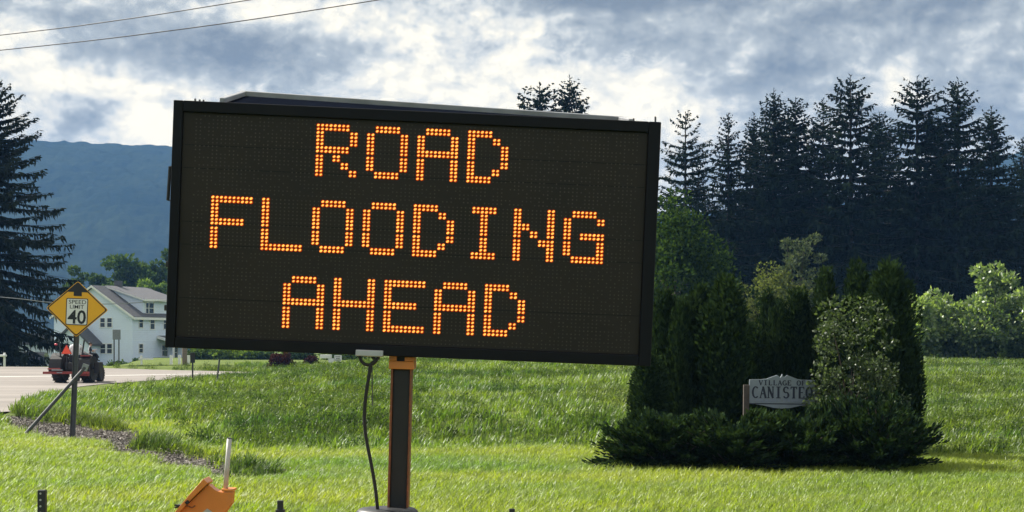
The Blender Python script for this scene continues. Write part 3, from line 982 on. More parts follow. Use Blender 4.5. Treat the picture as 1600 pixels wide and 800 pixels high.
# trailer chassis below the frame of the photograph
mb = MB()
mb.box(-3.5, 0.9, 10.55, 10.65, 0.50, 0.62).box(-3.5, 0.9, 11.95, 12.05, 0.50, 0.62)
for x in (-3.5, -1.5, -0.45, 0.8): mb.box(x, x + 0.1, 10.651, 11.949, 0.50, 0.62)
mb.box(-4.9, -3.502, 11.24, 11.36, 0.51, 0.61)
mb.box(-1.0, -0.45, 11.0, 11.3, 0.621, 0.70)
mb.build('chassis', M['orange'], vms, org, bevel=0.01)
for y, s_ in ((10.30, 1), (12.30, -1)):
    wm = Matrix.Translation((-0.98, y, 0.27)) @ Matrix.Rotation(math.radians(90), 4, 'X')
    wh = MB().lathe([(0.15, -0.08), (0.19, -0.1), (0.26, -0.09), (0.28, -0.05), (0.28, 0.05), (0.26, 0.09), (0.19, 0.1), (0.15, 0.08)], 28, 0, wm).build('wheel', M['rubber'], vms, org, smooth=True)
    MB().lathe([(0.145, -0.07), (0.145, 0.07), (0.06, 0.085)], 20, 0, wm).build('rim', M['steel'], wh, org)
    MB().prism([(-1.42, 0.40), (-1.32, 0.60), (-0.64, 0.60), (-0.54, 0.40), (-0.57, 0.40), (-0.66, 0.57), (-1.30, 0.57), (-1.39, 0.40)], y - 0.13, y + 0.13).build('fender', M['orange'], vms, org)
MB().tube([(-0.98, 10.4, 0.27), (-0.98, 12.2, 0.27)], 0.035, 10).box(-1.03, -0.93, 10.55, 10.65, 0.27, 0.499).box(-1.03, -0.93, 11.95, 12.05, 0.27, 0.499).build('axle', M['black_metal'], vms, org)
# levelling jacks: inner tube above, wider sleeve below, foot on the grass
def jack(px, pt, wpx, pb, wide, d, holes):
    top = at(px, pt, d); w = wpx / F * d / 2
    mbj = MB().box(top.x - w, top.x + w, d - w, d + w, 0.06, top.z)
    j = mbj.build('jack', M['black_metal'], vms, org, bevel=0.004)
    zs = at(px, pb, d).z; w2 = wide / F * d / 2
    MB().box(top.x - w2, top.x + w2, d - w2, d + w2, 0.3, zs).build('sleeve', M['black_metal'], j, org, bevel=0.004)
    MB().box(top.x - 0.11, top.x + 0.11, d - 0.11, d + 0.11, -0.01, 0.05).build('foot', M['dark_steel'], j, org, bevel=0.006)
    for k in range(holes):
        z = top.z - 0.022 - k * 0.042
        MB().lathe([(0.007, 0), (0.007, 0.003)], 10, 0, Matrix.Translation((top.x - 0.004, d - w - 0.0005, z)) @ Matrix.Rotation(math.radians(90), 4, 'X')).build('hole', M['alu'], j, org)
jack(66, 765.5, 12, 960, 15, 10.6, 8)
jack(438, 782, 9, 796, 14, 10.5, 0)
jack(800, 795, 9, 806, 13, 10.45, 0)
# orange tongue bracket with its upright tube, folded up above the chassis
d0 = 10.8
poly = [at(x, y, d0) for x, y in ((326, 757), (334, 764), (341, 768), (348, 769.5), (363.5, 769), (362, 787), (352, 801), (344, 822), (330, 850), (282, 850), (274, 812), (281, 800))]
br_ = MB().prism([(p.x, p.z) for p in poly], d0 + 0.0, d0 + 0.10).build('bracket', M['orange'], vms, org, bevel=0.004)
flg = [at(x, y, d0) for x, y in ((320, 747), (327, 754), (300, 780), (281, 801), (272, 818), (262, 818), (276, 798), (297, 773))]
MB().prism([(p.x, p.z) for p in flg], d0 - 0.05, d0 + 0.15).build('flange', M['orange'], br_, org, bevel=0.004)
MB().add([at(345, 764.5, d0) + Vector((0, y, 0)) for y in (0.004, 0.16)] + [at(363.5, 765, d0) + Vector((0, y, 0)) for y in (0.16, 0.004)]
         + [at(347, 768, d0) + Vector((0, y, 0)) for y in (0.004, 0.16)] + [at(363.5, 768.5, d0) + Vector((0, y, 0)) for y in (0.16, 0.004)],
         [(0, 1, 2, 3), (7, 6, 5, 4), (0, 3, 7, 4), (1, 5, 6, 2), (0, 4, 5, 1), (3, 2, 6, 7)]).build('ledge', M['orange'], br_, org)
sq = [at(x, y, d0) for x, y in ((317, 800), (324, 794.5), (332, 800), (340, 815), (318, 815))]
MB().prism([(p.x, p.z) for p in sq], d0 - 0.006, d0 - 0.001).build('plate', M['alu'], br_, org)
t0, t1 = at(352, 768, d0 + 0.06), at(358.5, 685, d0 + 0.06)
tb = MB().tube([t0, t1], 0.0165, 14).build('upright_tube', M['white_tube'], vms, org, smooth=True)
MB().tube([t1 + (t0 - t1) * 0.004, t1 + (t1 - t0) * 0.012], 0.0175, 14).build('tube_cap', M['black_metal'], tb, org)
plug = MB().tube([at(278, 791, d0 - 0.03), at(286, 790.5, d0 - 0.03)], 0.014, 8).tube([at(273, 789, d0 - 0.03), at(278, 790, d0 - 0.03)], 0.006, 6).tube([at(273, 793, d0 - 0.03), at(278, 792, d0 - 0.03)], 0.006, 6).build('plug', M['rubber'], vms, org)
MB().tube(smooth_pts([at(286, 790.5, d0 - .03), at(294, 791, d0 - .035), at(300, 793, d0 - .03), at(305, 790, d0 - .02)]), 0.005, 6).build('wire', M['mast_edge'], plug, org)
MB().tube([at(291, 783, d0 - 0.06), at(294, 787, d0 - 0.06)], 0.014, 8).build('clip', M['rubber'], vms, org)
MB().box(at(318, 800, d0).x, at(342, 800, d0).x, d0 + 0.01, d0 + 0.09, 0.621, at(318, 849, d0).z).build('bracket_post', M['orange'], vms, org)


# ------------------------------------------------------------------ flat lettering
def text_mesh(txt, height, mat_, M4, parent, org, width=None, thick=0.002, name='lettering', bold=0.0):
    cu = bpy.data.curves.new('t', 'FONT')
    cu.body = txt; cu.align_x = 'CENTER'; cu.align_y = 'CENTER'; cu.size = 1.0; cu.extrude = 0.5; cu.offset = bold; cu.resolution_u = 3
    ob = bpy.data.objects.new('t', cu); C.objects.link(ob)
    dg = bpy.context.evaluated_depsgraph_get(); dg.update()
    me_ = bpy.data.meshes.new_from_object(ob.evaluated_get(dg))
    bpy.data.objects.remove(ob); bpy.data.curves.remove(cu)
    n = len(me_.vertices); co = np.empty(n * 3, np.float32); me_.vertices.foreach_get('co', co); co = co.reshape(-1, 3)
    lo, hi = co.min(0), co.max(0)
    co[:, 0] = (co[:, 0] - (lo[0] + hi[0]) / 2) * ((width / (hi[0] - lo[0])) if width else height / (hi[1] - lo[1]))
    co[:, 1] = (co[:, 1] - (lo[1] + hi[1]) / 2) * height / (hi[1] - lo[1])
    co[:, 2] = co[:, 2] * thick
    # lettering stands in the xz plane, facing -y
    P = [M4 @ Vector((c[0], -c[2], c[1])) - Vector(org) for c in co]
    me_.vertices.foreach_set('co', np.array([tuple(p) for p in P], np.float32).reshape(-1))
    me_.materials.clear(); me_.materials.append(mat_)
    me_.update()
    return link(bpy.data.objects.new(name, me_), parent)


# ------------------------------------------------------------------ speed limit sign
bx, by = hit(113, 679)
so = Vector((bx, by, float(base_z(bx, by))))
ss = empty('speed_limit_sign', so, 'yellow diamond sign with a SPEED LIMIT 40 panel on a leaning steel post', 'road sign')
cS = at(122.2, 483, by)
k = by / F
SG = Matrix.Translation(cS + Vector((0, -0.09, 0))) @ Matrix.Rotation(math.radians(2.1), 4, 'Y') @ Matrix.Rotation(math.radians(-6), 4, 'Z')
hw_, hh_ = 50.2 * k, 43.7 * k
def diamond(w, h, r=0.1, n=4):
    pts = []
    cs = [(0, h), (w, 0), (0, -h), (-w, 0)]
    for i in range(4):
        p0, p1, p2 = Vector(cs[i - 1]), Vector(cs[i]), Vector(cs[(i + 1) % 4])
        a = p1 + (p0 - p1) * r; b_ = p1 + (p2 - p1) * r
        for q in range(n + 1):
            t = q / n
            v = a * (1 - t) ** 2 + p1 * 2 * t * (1 - t) + b_ * t * t
            pts.append((v.x, v.y))
    return pts
def ringf(outer, inner, y, SGm, name, mt_, parent, org_):
    n = len(outer)
    vs = [SGm @ Vector((p[0], y, p[1])) for p in outer] + [SGm @ Vector((p[0], y, p[1])) for p in inner]
    vs += [SGm @ Vector((p[0], y + 0.002, p[1])) for p in outer] + [SGm @ Vector((p[0], y + 0.002, p[1])) for p in inner]
    fs = []
    for i in range(n):
        j = (i + 1) % n
        fs += [(i, j, n + j, n + i), (2 * n + i, 3 * n + i, 3 * n + j, 2 * n + j), (i, 2 * n + i, 2 * n + j, j), (n + i, n + j, 3 * n + j, 3 * n + i)]
    return MB().add(vs, fs).build(name, mt_, parent, org_)
pn_ = MB().prism(diamond(hw_, hh_, 0.05), 0.0, 0.006, 0, SG).build('panel', M['yellow'], ss, so)
ringf(diamond(hw_ * 0.975, hh_ * 0.975, 0.05), diamond(hw_ * 0.925, hh_ * 0.925, 0.05), -0.003, SG, 'border', M['sign_black'], pn_, so)
X_ = lambda v: v * k / 7.275
ar = [(0, X_(305)), (X_(-134), X_(193)), (X_(-44), X_(193)), (X_(-44), X_(148)), (X_(50), X_(148)), (X_(50), X_(193)), (X_(138), X_(193))]
MB().prism(ar, -0.006, -0.0035, 0, SG).build('arrow', M['sign_black'], pn_, so)
def rrect(w, h, r, n=4, cx=0, cz=0):
    pts = []
    for sx, sz, a0_ in ((1, 1, 0), (-1, 1, 90), (-1, -1, 180), (1, -1, 270)):
        for q in range(n + 1):
            a = math.radians(a0_ + 90 * q / n)
            pts.append((cx + sx * (w - r) + r * math.cos(a), cz + sz * (h - r) + r * math.sin(a)))
    return pts
w4, h4 = X_(128), X_(152)
cz4 = X_(-30)
MB().prism(rrect(w4, h4, 0.03, cz=cz4), -0.0055, -0.0005, 0, SG).build('plate', M['sign_white'], ss, so)
ringf(rrect(w4, h4, 0.03, cz=cz4), rrect(w4 * 0.93, h4 * 0.945, 0.024, cz=cz4), -0.0085, SG, 'plate_border', M['sign_black'], pn_, so)
TM = lambda x, z: SG @ Matrix.Translation((x, -0.008, z))
text_mesh('SPEED', X_(44), M['sign_black'], TM(X_(4), cz4 + X_(110)), pn_, so, X_(205), bold=0.002)
text_mesh('LIMIT', X_(42), M['sign_black'], TM(X_(0), cz4 + X_(55)), pn_, so, X_(165), bold=0.002)
text_mesh('40', X_(158), M['sign_black'], TM(X_(2), cz4 + X_(-60)), pn_, so, X_(214), bold=0.018)
ptop = at(122, 450, by)
lp = (Vector((ptop.x, by, ptop.z)) - so)
UP = Matrix.Translation(so) @ Vector((0, 0, 1)).rotation_difference(lp.normalized()).to_matrix().to_4x4()
mb = MB().box(-0.04, 0.04, 0.03, 0.045, -0.3, lp.length, 0, UP).box(-0.055, -0.0405, 0.0, 0.045, -0.3, lp.length, 0, UP).box(0.0405, 0.055, 0.0, 0.045, -0.3, lp.length, 0, UP)
mb.build('post', M['dark_steel'], ss, so, bevel=0.004)
fx, fy = hit(80, 670)
b0 = Vector((fx, by - 0.35, float(base_z(fx, by)) - 0.1)); b1 = at(133, 574, by - 0.12)
bdir = (b1 - b0).normalized()
MB().tube([b0, b1], 0.036, 8).build('brace', M['dark_steel'], ss, so)
MB().box(-0.062, 0.062, -0.02, 0.02, -0.07, 0.07, 0, Matrix.Translation(b1) @ Matrix.Rotation(math.radians(20), 4, 'Y')).build('brace_plate', M['steel'], ss, so, bevel=0.005)


# ------------------------------------------------------------------ people
def person(name, label, group, jts, edges, rad, mats, segmat, loc, rz, scale, root):
    """one continuous skinned body; jts: name -> point, edges: joint pairs, segmat: joint pair -> material index"""
    names = list(jts)
    me_ = bpy.data.meshes.new(name)
    me_.from_pydata([jts[n] for n in names], [(names.index(a), names.index(b_)) for a, b_ in edges], [])
    ob = bpy.data.objects.new(name, me_); C.objects.link(ob)
    sk = ob.modifiers.new('skin', 'SKIN')
    for i, n in enumerate(names):
        sv_ = me_.skin_vertices[0].data[i]
        r = rad[n]; sv_.radius = r if isinstance(r, tuple) else (r, r)
        sv_.use_root = (n == root)
    sb = ob.modifiers.new('sub', 'SUBSURF'); sb.levels = 1; sb.render_levels = 1
    dg = bpy.context.evaluated_depsgraph_get(); dg.update()
    m2 = bpy.data.meshes.new_from_object(ob.evaluated_get(dg))
    bpy.data.objects.remove(ob)
    m2.name = name
    m2.materials.clear()
    for mt_ in mats: m2.materials.append(mt_)
    segs = [(Vector(jts[a]), Vector(jts[b_]), segmat.get((a, b_), 0)) for a, b_ in edges]
    for p in m2.polygons:
        c = p.center; bd = 1e9; bi = 0
        for a, b_, mi in segs:
            ab = b_ - a; t = max(0, min(1, (c - a).dot(ab) / max(ab.length_squared, 1e-9)))
            dd = (c - a - ab * t).length
            if dd < bd: bd = dd; bi = mi
        p.material_index = bi; p.use_smooth = True
    o = link(bpy.data.objects.new(name, m2))
    o.location = loc; o.rotation_euler = (0, 0, rz); o.scale = (scale,) * 3
    tag(o, label, 'person', group)
    return o


def body(pose):
    """joints of a seated figure facing +y, seat at z=0; pose overrides joints"""
    J = {'pelvis': (0, 0, 0.10), 'waist': (0, -0.01, 0.28), 'chest': (0, 0.01, 0.48), 'neck': (0, 0.03, 0.62), 'jaw': (0, 0.06, 0.70), 'head': (0, 0.06, 0.79), 'crown': (0, 0.05, 0.86)}
    R = {'pelvis': (0.16, 0.13), 'waist': (0.15, 0.11), 'chest': (0.17, 0.12), 'neck': 0.055, 'jaw': (0.07, 0.08), 'head': (0.078, 0.098), 'crown': (0.055, 0.065)}
    E = [('pelvis', 'waist'), ('waist', 'chest'), ('chest', 'neck'), ('neck', 'jaw'), ('jaw', 'head'), ('head', 'crown')]
    for s, n in ((-1, 'l'), (1, 'r')):
        J.update({n + 'sh': (s * 0.19, 0.01, 0.52), n + 'el': (s * 0.25, 0.10, 0.28), n + 'wr': (s * 0.19, 0.34, 0.34), n + 'pm': (s * 0.17, 0.41, 0.36),
                  n + 'hip': (s * 0.10, 0.05, 0.08), n + 'kn': (s * 0.16, 0.45, 0.08), n + 'an': (s * 0.17, 0.50, -0.34), n + 'toe': (s * 0.18, 0.66, -0.40)})
        R.update({n + 'sh': 0.065, n + 'el': 0.045, n + 'wr': 0.029, n + 'pm': (0.038, 0.02), n + 'hip': 0.09, n + 'kn': 0.062, n + 'an': 0.042, n + 'toe': 0.038})
        E += [('chest', n + 'sh'), (n + 'sh', n + 'el'), (n + 'el', n + 'wr'), (n + 'wr', n + 'pm'), ('pelvis', n + 'hip'), (n + 'hip', n + 'kn'), (n + 'kn', n + 'an'), (n + 'an', n + 'toe')]
        J.update(pose)
        pm = Vector(J[n + 'pm']); wr = Vector(J[n + 'wr']); fd = (pm - wr).normalized()
        side = fd.cross(Vector((0, 0, 1))).normalized()
        for q, off in enumerate((-0.03, -0.01, 0.01, 0.03)):
            ln = (0.055, 0.068, 0.064, 0.048)[q]
            a = pm + side * off + fd * 0.03; b_ = a + fd * ln * 0.6 + Vector((0, 0, -0.012)); c = b_ + fd * ln * 0.25 + Vector((0, 0, -0.03))
            for nm, v in (('a', a), ('b', b_), ('c', c)):
                J[f'{n}f{q}{nm}'] = tuple(v); R[f'{n}f{q}{nm}'] = 0.009
            E += [(n + 'pm', f'{n}f{q}a'), (f'{n}f{q}a', f'{n}f{q}b'), (f'{n}f{q}b', f'{n}f{q}c')]
        th = wr + (pm - wr) * 0.5 - side * s * 0.035
        J[n + 'tha'] = tuple(th); J[n + 'thb'] = tuple(th + fd * 0.05 + Vector((0, 0, -0.01)) - side * s * 0.012)
        R[n + 'tha'] = 0.011; R[n + 'thb'] = 0.009
        E += [(n + 'wr', n + 'tha'), (n + 'tha', n + 'thb')]
    return J, R, E


def head_bits(o, hp_, turn, hair_mat, cap=False):
    """eyes, nose, ears and hair on a head centred at hp_; face towards angle turn (0 = +y)"""
    Mh = Matrix.Translation(hp_) @ Matrix.Rotation(turn, 4, 'Z')
    nose = MB().add([Mh @ Vector(v) for v in ((-0.014, 0.092, -0.03), (0.014, 0.092, -0.03), (0, 0.122, -0.028), (0, 0.096, 0.02))], [(0, 1, 2), (0, 2, 3), (1, 3, 2), (0, 3, 1)])
    nose.build('nose', M['skin'], o)
    for s in (-1, 1):
        MB().lathe([(0.004, -0.009), (0.010, 0), (0.004, 0.009)], 8, 0, Mh @ Matrix.Translation((s * 0.031, 0.088, 0.012))).build('eye', M['dark_cloth'], o)
        MB().lathe([(0.008, -0.032), (0.018, -0.005), (0.018, 0.014), (0.006, 0.03)], 8, 0, Mh @ Matrix.Translation((s * 0.080, 0.0, 0.0))).build('ear', M['skin'], o)
    MB().box(-0.024, 0.024, 0.084, 0.098, -0.058, -0.05, 0, Mh).build('mouth', M['lamp_red'], o)
    prof = [(0.088, -0.03), (0.094, 0.02), (0.086, 0.065), (0.06, 0.095), (0.02, 0.108)]
    hm_ = Mh @ Matrix.Translation((0, -0.022, 0.0)) @ Matrix.Diagonal((0.98, 1.08, 1.0, 1))
    MB().lathe(prof, 18, 0, hm_).build('hair', hair_mat, o, smooth=True)


# ------------------------------------------------------------------ tractor
TD = 66.0
tp = spot(117, TD); tp.z += 0.018
tz = math.radians(-5)
tr = empty('tractor', tp, 'dark compact tractor with an orange warning triangle and red rear carrier on the road', 'tractor', rz=tz)
def tw(x, y, r, w):
    wm = Matrix.Translation((x, y, r)) @ Matrix.Rotation(math.radians(90), 4, 'Y')
    t = MB().lathe([(r * 0.55, -w * 0.4), (r * 0.9, -w * 0.5), (r, -w * 0.38), (r, w * 0.38), (r * 0.9, w * 0.5), (r * 0.55, w * 0.4)], 26, 0, wm)
    n = 18
    for i in range(n):
        a = 2 * math.pi * i / n
        for s in (-1, 1):
            t.box(-0.018, 0.018, min(0, s * w * 0.48), max(0, s * w * 0.48), r - 0.005, r + 0.03, 0, Matrix.Translation((x, y, r)) @ Matrix.Rotation(a + s * 0.06, 4, 'X') @ Matrix.Rotation(math.radians(90), 4, 'Z') @ Matrix.Translation((0, 0, 0)))
    o = t.build('wheel', M['rubber'], tr)
    MB().lathe([(r * 0.54, -w * 0.3), (r * 0.5, -w * 0.1), (r * 0.5, w * 0.1), (r * 0.54, w * 0.3)], 20, 0, wm).build('rim', M['tractor_red'], o)
for s in (-1, 1):
    tw(s * 0.60, 0.0, 0.56, 0.44)
    tw(s * 0.52, 1.55, 0.32, 0.2)
    fd = []
    for a in range(-10, 150, 16):
        fd.append((0.66 * math.cos(math.radians(a)), 0.56 + 0.66 * math.sin(math.radians(a))))
    fd2 = [(0.63 / 0.66 * p[0], 0.56 + (p[1] - 0.56) * 0.63 / 0.66) for p in fd]
    MB().prism([(-p[0], p[1]) for p in fd] + [(-p[0], p[1]) for p in fd2[::-1]], -0.25, 0.25, 0, Matrix.Translation((s * 0.62, 0, 0)) @ Matrix.Rotation(math.radians(90), 4, 'Z')).build('fender', M['tractor_dark'], tr)
    MB().tube([(s * 0.46, -0.42, 0.7), (s * 0.46, -0.40, 1.2), (s * 0.53, -0.36, 1.74)], 0.035, 8).build('roll_bar', M['black_metal'], tr)
MB().box(-0.30, 0.30, -0.40, 0.5, 0.38, 0.82).box(-0.2, 0.2, 0.5, 1.9, 0.45, 0.72).build('body', M['tractor_dark'], tr, bevel=0.03)
MB().box(-0.26, 0.26, 0.62, 1.95, 0.721, 1.12).build('hood', M['tractor_red'], tr, bevel=0.06)
MB().box(-0.5, 0.5, 1.48, 1.58, 0.28, 0.38).build('front_axle', M['black_metal'], tr)
MB().box(-0.12, 0.36, -0.28, 0.15, 0.821, 0.94).box(-0.12, 0.36, -0.38, -0.281, 0.86, 1.14).build('seat', M['dark_cloth'], tr, bevel=0.03)
MB().tube([(0.12, 0.62, 0.9), (0.12, 0.48, 1.18)], 0.02, 6).lathe([(0.17, -0.012), (0.19, 0), (0.17, 0.012)], 18, 0, Matrix.Translation((0.12, 0.47, 1.19)) @ Matrix.Rotation(math.radians(30), 4, 'X')).build('steering_wheel', M['black_metal'], tr)
car_ = MB().box(-1.05, 0.88, -0.82, -0.70, 0.36, 0.46).box(-0.85, -0.32, -0.81, -0.72, 0.54, 0.60).box(0.35, 0.84, -0.69, -0.60, 0.28, 0.40).box(-0.46, -0.38, -0.70, -0.41, 0.37, 0.45).box(0.38, 0.46, -0.70, -0.41, 0.41, 0.45)
car_.build('carrier', M['tractor_red'], tr, bevel=0.01)
MB().box(-0.66, -0.20, -0.865, -0.825, 0.50, 0.55).box(-0.45, -0.22, -0.86, -0.822, 0.40, 0.44).build('carrier_rail', M['steel'], tr, bevel=0.005)
MB().box(-0.15, 0.42, -0.55, -0.402, 0.52, 0.82).box(0.32, 0.78, -0.50, -0.402, 0.50, 0.98).build('rear_housing', M['tractor_dark'], tr, bevel=0.02)
MB().box(0.42, 0.80, -0.5, -0.1, 1.081, 1.13).build('fender_plate', M['tractor_red'], tr)
tri = [(-0.215, -0.14), (0.215, -0.14), (0.17, -0.17), (-0.17, -0.17)]
sm = MB().prism([(-0.20, -0.15), (0.20, -0.15), (0.0, 0.19)], -0.01, 0, 0, Matrix.Translation((-0.13, -0.60, 1.34))).build('warning_triangle', M['smv'], tr)
MB().prism([(-0.225, -0.165), (0.225, -0.165), (0.215, -0.145), (0.02, 0.205), (-0.02, 0.205), (-0.215, -0.145)], 0.001, 0.008, 0, Matrix.Translation((-0.13, -0.60, 1.34))).build('triangle_edge', M['smv_edge'], sm)
MB().box(-0.15, -0.11, -0.588, -0.56, 0.55, 1.40).build('triangle_post', M['black_metal'], tr)
lmp = MB().tube([(-0.69, -0.3, 1.05), (-0.69, -0.3, 1.52)], 0.012, 6).build('lamp_stalk', M['black_metal'], tr)
MB().lathe([(0.05, -0.03), (0.06, 0.0), (0.045, 0.05)], 14, 0, Matrix.Translation((-0.69, -0.3, 1.56))).build('lamp', M['lamp_red'], lmp, smooth=True)
MB().box(0.93, 1.16, -0.35, 0.1, 0.40, 0.84).box(0.80, 0.93, -0.2, -0.1, 0.55, 0.62).build('side_box', M['tractor_dark'], tr, bevel=0.02)

Rz = Matrix.Rotation(tz, 4, 'Z')
J, R, E = body({'lwr': (-0.16, 0.36, 0.30), 'rwr': (0.16, 0.36, 0.30), 'lpm': (-0.12, 0.43, 0.31), 'rpm': (0.12, 0.43, 0.31), 'lan': (-0.2, 0.52, -0.30), 'ran': (0.2, 0.52, -0.30), 'ltoe': (-0.2, 0.64, -0.36), 'rtoe': (0.2, 0.64, -0.36)})
sg = {}
for e in E: sg[e] = 1
for e in (('pelvis', 'waist'), ('waist', 'chest'), ('chest', 'neck')): sg[e] = 0
for n in 'lr':
    sg[('chest', n + 'sh')] = 0; sg[(n + 'sh', n + 'el')] = 0
    sg[('pelvis', n + 'hip')] = 2; sg[(n + 'hip', n + 'kn')] = 2; sg[(n + 'kn', n + 'an')] = 2; sg[(n + 'an', n + 'toe')] = 2
pd = tp + Rz @ Vector((0.10, -0.16, 0.90))
drv = person('person', 'person in a white shirt driving the tractor, seen from behind', None, J, E, R, [M['shirt'], M['skin'], M['dark_cloth']], sg, pd, tz, 1.12, 'pelvis')
head_bits(drv, Vector((0, 0.06, 0.77)), 0.0, M['hair'])
J, R, E = body({'head': (0.0, 0.04, 0.79), 'lel': (-0.26, 0.08, 0.27), 'rel': (0.27, 0.12, 0.26), 'rwr': (0.12, 0.28, 0.22), 'rpm': (0.06, 0.33, 0.22)})
sg2 = dict(sg)
sg2[('rsh', 'rel')] = 2; sg2[('chest', 'rsh')] = 2
pp = tp + Rz @ Vector((0.68, -0.12, 1.13))
pas = person('person', 'person with dark hair and a pale shirt sitting at the right side of the tractor', None, J, E, R, [M['grey_cloth'], M['skin'], M['dark_cloth']], sg2, pp, tz - math.radians(65), 0.60, 'pelvis')
head_bits(pas, Vector((0, 0.05, 0.78)), 0.0, M['hair'])

# ------------------------------------------------------------------ white house
HD = 190.0
ho = spot(207, HD); hyaw = math.radians(-18)
house = empty('white_house', ho, 'white two storey house with grey roof, long dormer and front porch beyond the road', 'house', rz=hyaw)
GW, EH, RH, LN = 10.8, 5.4, 8.95, 13.0       # gable width, eave height, ridge height, length
rx_ = -GW / 2
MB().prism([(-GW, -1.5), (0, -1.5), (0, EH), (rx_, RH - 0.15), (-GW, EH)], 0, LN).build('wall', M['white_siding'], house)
sl = (RH - EH) / (GW / 2)
rf = MB()
for s in (1, -1):
    e0 = Vector((rx_ + s * (GW / 2 + 0.35), 0, EH - 0.35 * sl)); r0 = Vector((rx_, 0, RH))
    vs = []
    for y in (-0.35, LN + 0.35):
        for p in (e0, r0): vs += [Vector((p.x, y, p.z)), Vector((p.x, y, p.z + 0.18))]
    rf.add(vs, [(0, 2, 3, 1), (4, 5, 7, 6), (0, 1, 5, 4), (1, 3, 7, 5), (2, 6, 7, 3), (0, 4, 6, 2)])
roof = rf.build('roof', M['shingle'], house)
# pale rake boards and fascia
rk = MB()
for s in (1, -1):
    e0 = Vector((rx_ + s * (GW / 2 + 0.36), -0.40, EH - 0.36 * sl)); r0 = Vector((rx_, -0.40, RH))
    rk.add([e0 + Vector((0, 0, -0.12)), r0 + Vector((0, 0, -0.12)), r0 + Vector((0, 0, 0.16)), e0 + Vector((0, 0, 0.16)),
            e0 + Vector((0, 0.045, -0.12)), r0 + Vector((0, 0.045, -0.12)), r0 + Vector((0, 0.045, 0.16)), e0 + Vector((0, 0.045, 0.16))], box_f)
rk.box(0.355, 0.40, -0.35, LN + 0.35, EH - 0.42, EH - 0.12)
rk.build('fascia', M['white_trim'], roof)
MB().box(rx_ - 0.35, rx_ + 0.35, 5.2, 6.0, RH - 0.2, RH + 0.9).build('chimney', M['shingle'], house)
# dormer on the right-hand slope
yd, ye = 2.9, LN - 1.2
dm = MB()
zf = EH + 1.95
dm.prism([(-0.35, EH + 0.1), (-0.35, zf), (rx_ + 0.1, RH - 0.12), (rx_ + 0.4, RH - 0.5)], yd, ye)
dorm = dm.build('dormer', M['white_siding'], house)
dr = MB()
vs = []
for y in (yd - 0.3, ye + 0.3):
    for p in ((0.1, zf - 0.03), (rx_, RH + 0.08)): vs += [Vector((p[0], y, p[1])), Vector((p[0], y, p[1] + 0.16))]
dr.add(vs, [(0, 2, 3, 1), (4, 5, 7, 6), (0, 1, 5, 4), (1, 3, 7, 5), (2, 6, 7, 3), (0, 4, 6, 2)])
dr.build('dormer_roof', M['shingle'], dorm)
dt = MB().box(0.101, 0.14, yd - 0.3, ye + 0.3, zf - 0.1, zf + 0.15)
dt.add([Vector(v) for v in ((0.1, yd - 0.34, zf - 0.1), (rx_, yd - 0.34, RH), (rx_, yd - 0.34, RH + 0.2), (0.1, yd - 0.34, zf + 0.1),
        (0.1, yd - 0.301, zf - 0.1), (rx_, yd - 0.301, RH), (rx_, yd - 0.301, RH + 0.2), (0.1, yd - 0.301, zf + 0.1))], box_f)
dt.build('dormer_trim', M['white_trim'], dorm)


def window(parent, axis, a, z, w, h, depth=0.0):
    """axis 'y': on a wall facing -y at y=depth, centred x=a; axis 'x': on a wall facing +x at x=depth, centred y=a"""
    fr_ = MB(); pn2 = MB(); b_ = 0.09
    def bx(mbx, a0, a1, z0, z1, d0_, d1_):
        if axis == 'y': mbx.box(a0, a1, depth - d1_, depth - d0_, z0, z1)
        else: mbx.box(depth + d0_, depth + d1_, a0, a1, z0, z1)
    bx(fr_, a - w / 2 - b_, a - w / 2, z - h / 2 - b_, z + h / 2 + b_, 0.005, 0.06)
    bx(fr_, a + w / 2, a + w / 2 + b_, z - h / 2 - b_, z + h / 2 + b_, 0.005, 0.06)
    bx(fr_, a - w / 2, a + w / 2, z + h / 2, z + h / 2 + b_, 0.005, 0.06)
    bx(fr_, a - w / 2, a + w / 2, z - h / 2 - b_, z - h / 2, 0.005, 0.075)
    bx(fr_, a - w / 2, a + w / 2, z - 0.03, z + 0.03, 0.012, 0.045)
    f_ = fr_.build('window', M['white_trim'], parent)
    bx(pn2, a - w / 2 - 0.005, a + w / 2 + 0.005, z - h / 2 - 0.005, z + h / 2 + 0.005, 0.004, 0.011)
    pn2.build('pane', M['glass'], f_)


gs = HD / F / math.cos(hyaw - math.radians(13.3) * 0)      # gable metres per pixel (approx.)
gx_ = lambda px: (px - 207) * HD / F / 0.862
zz_ = lambda py: (572.5 - py) * HD / F
for px in (161.0, 171.8): window(house, 'y', gx_(px), zz_(511.5), 0.62, 1.05)
for px in (161.5, 171.8): window(house, 'y', gx_(px), zz_(552.5), 0.66, 1.10)
ey_ = lambda px: (px - 207) * HD / F / 0.55
window(house, 'x', ey_(220.5), zz_(511.5), 0.85, 1.15)
window(house, 'x', ey_(239.5), zz_(512.5), 0.95, 1.35)
window(house, 'x', ey_(220.5), zz_(552), 0.85, 1.0)
window(house, 'x', ey_(262), zz_(512), 0.95, 1.35)
for yy in (ey_(236.5) - 0.2, ey_(243.5) - 0.2): window(house, 'x', yy, EH + 1.02, 0.62 if yy < 4.6 else 1.05, 1.25, -0.35)
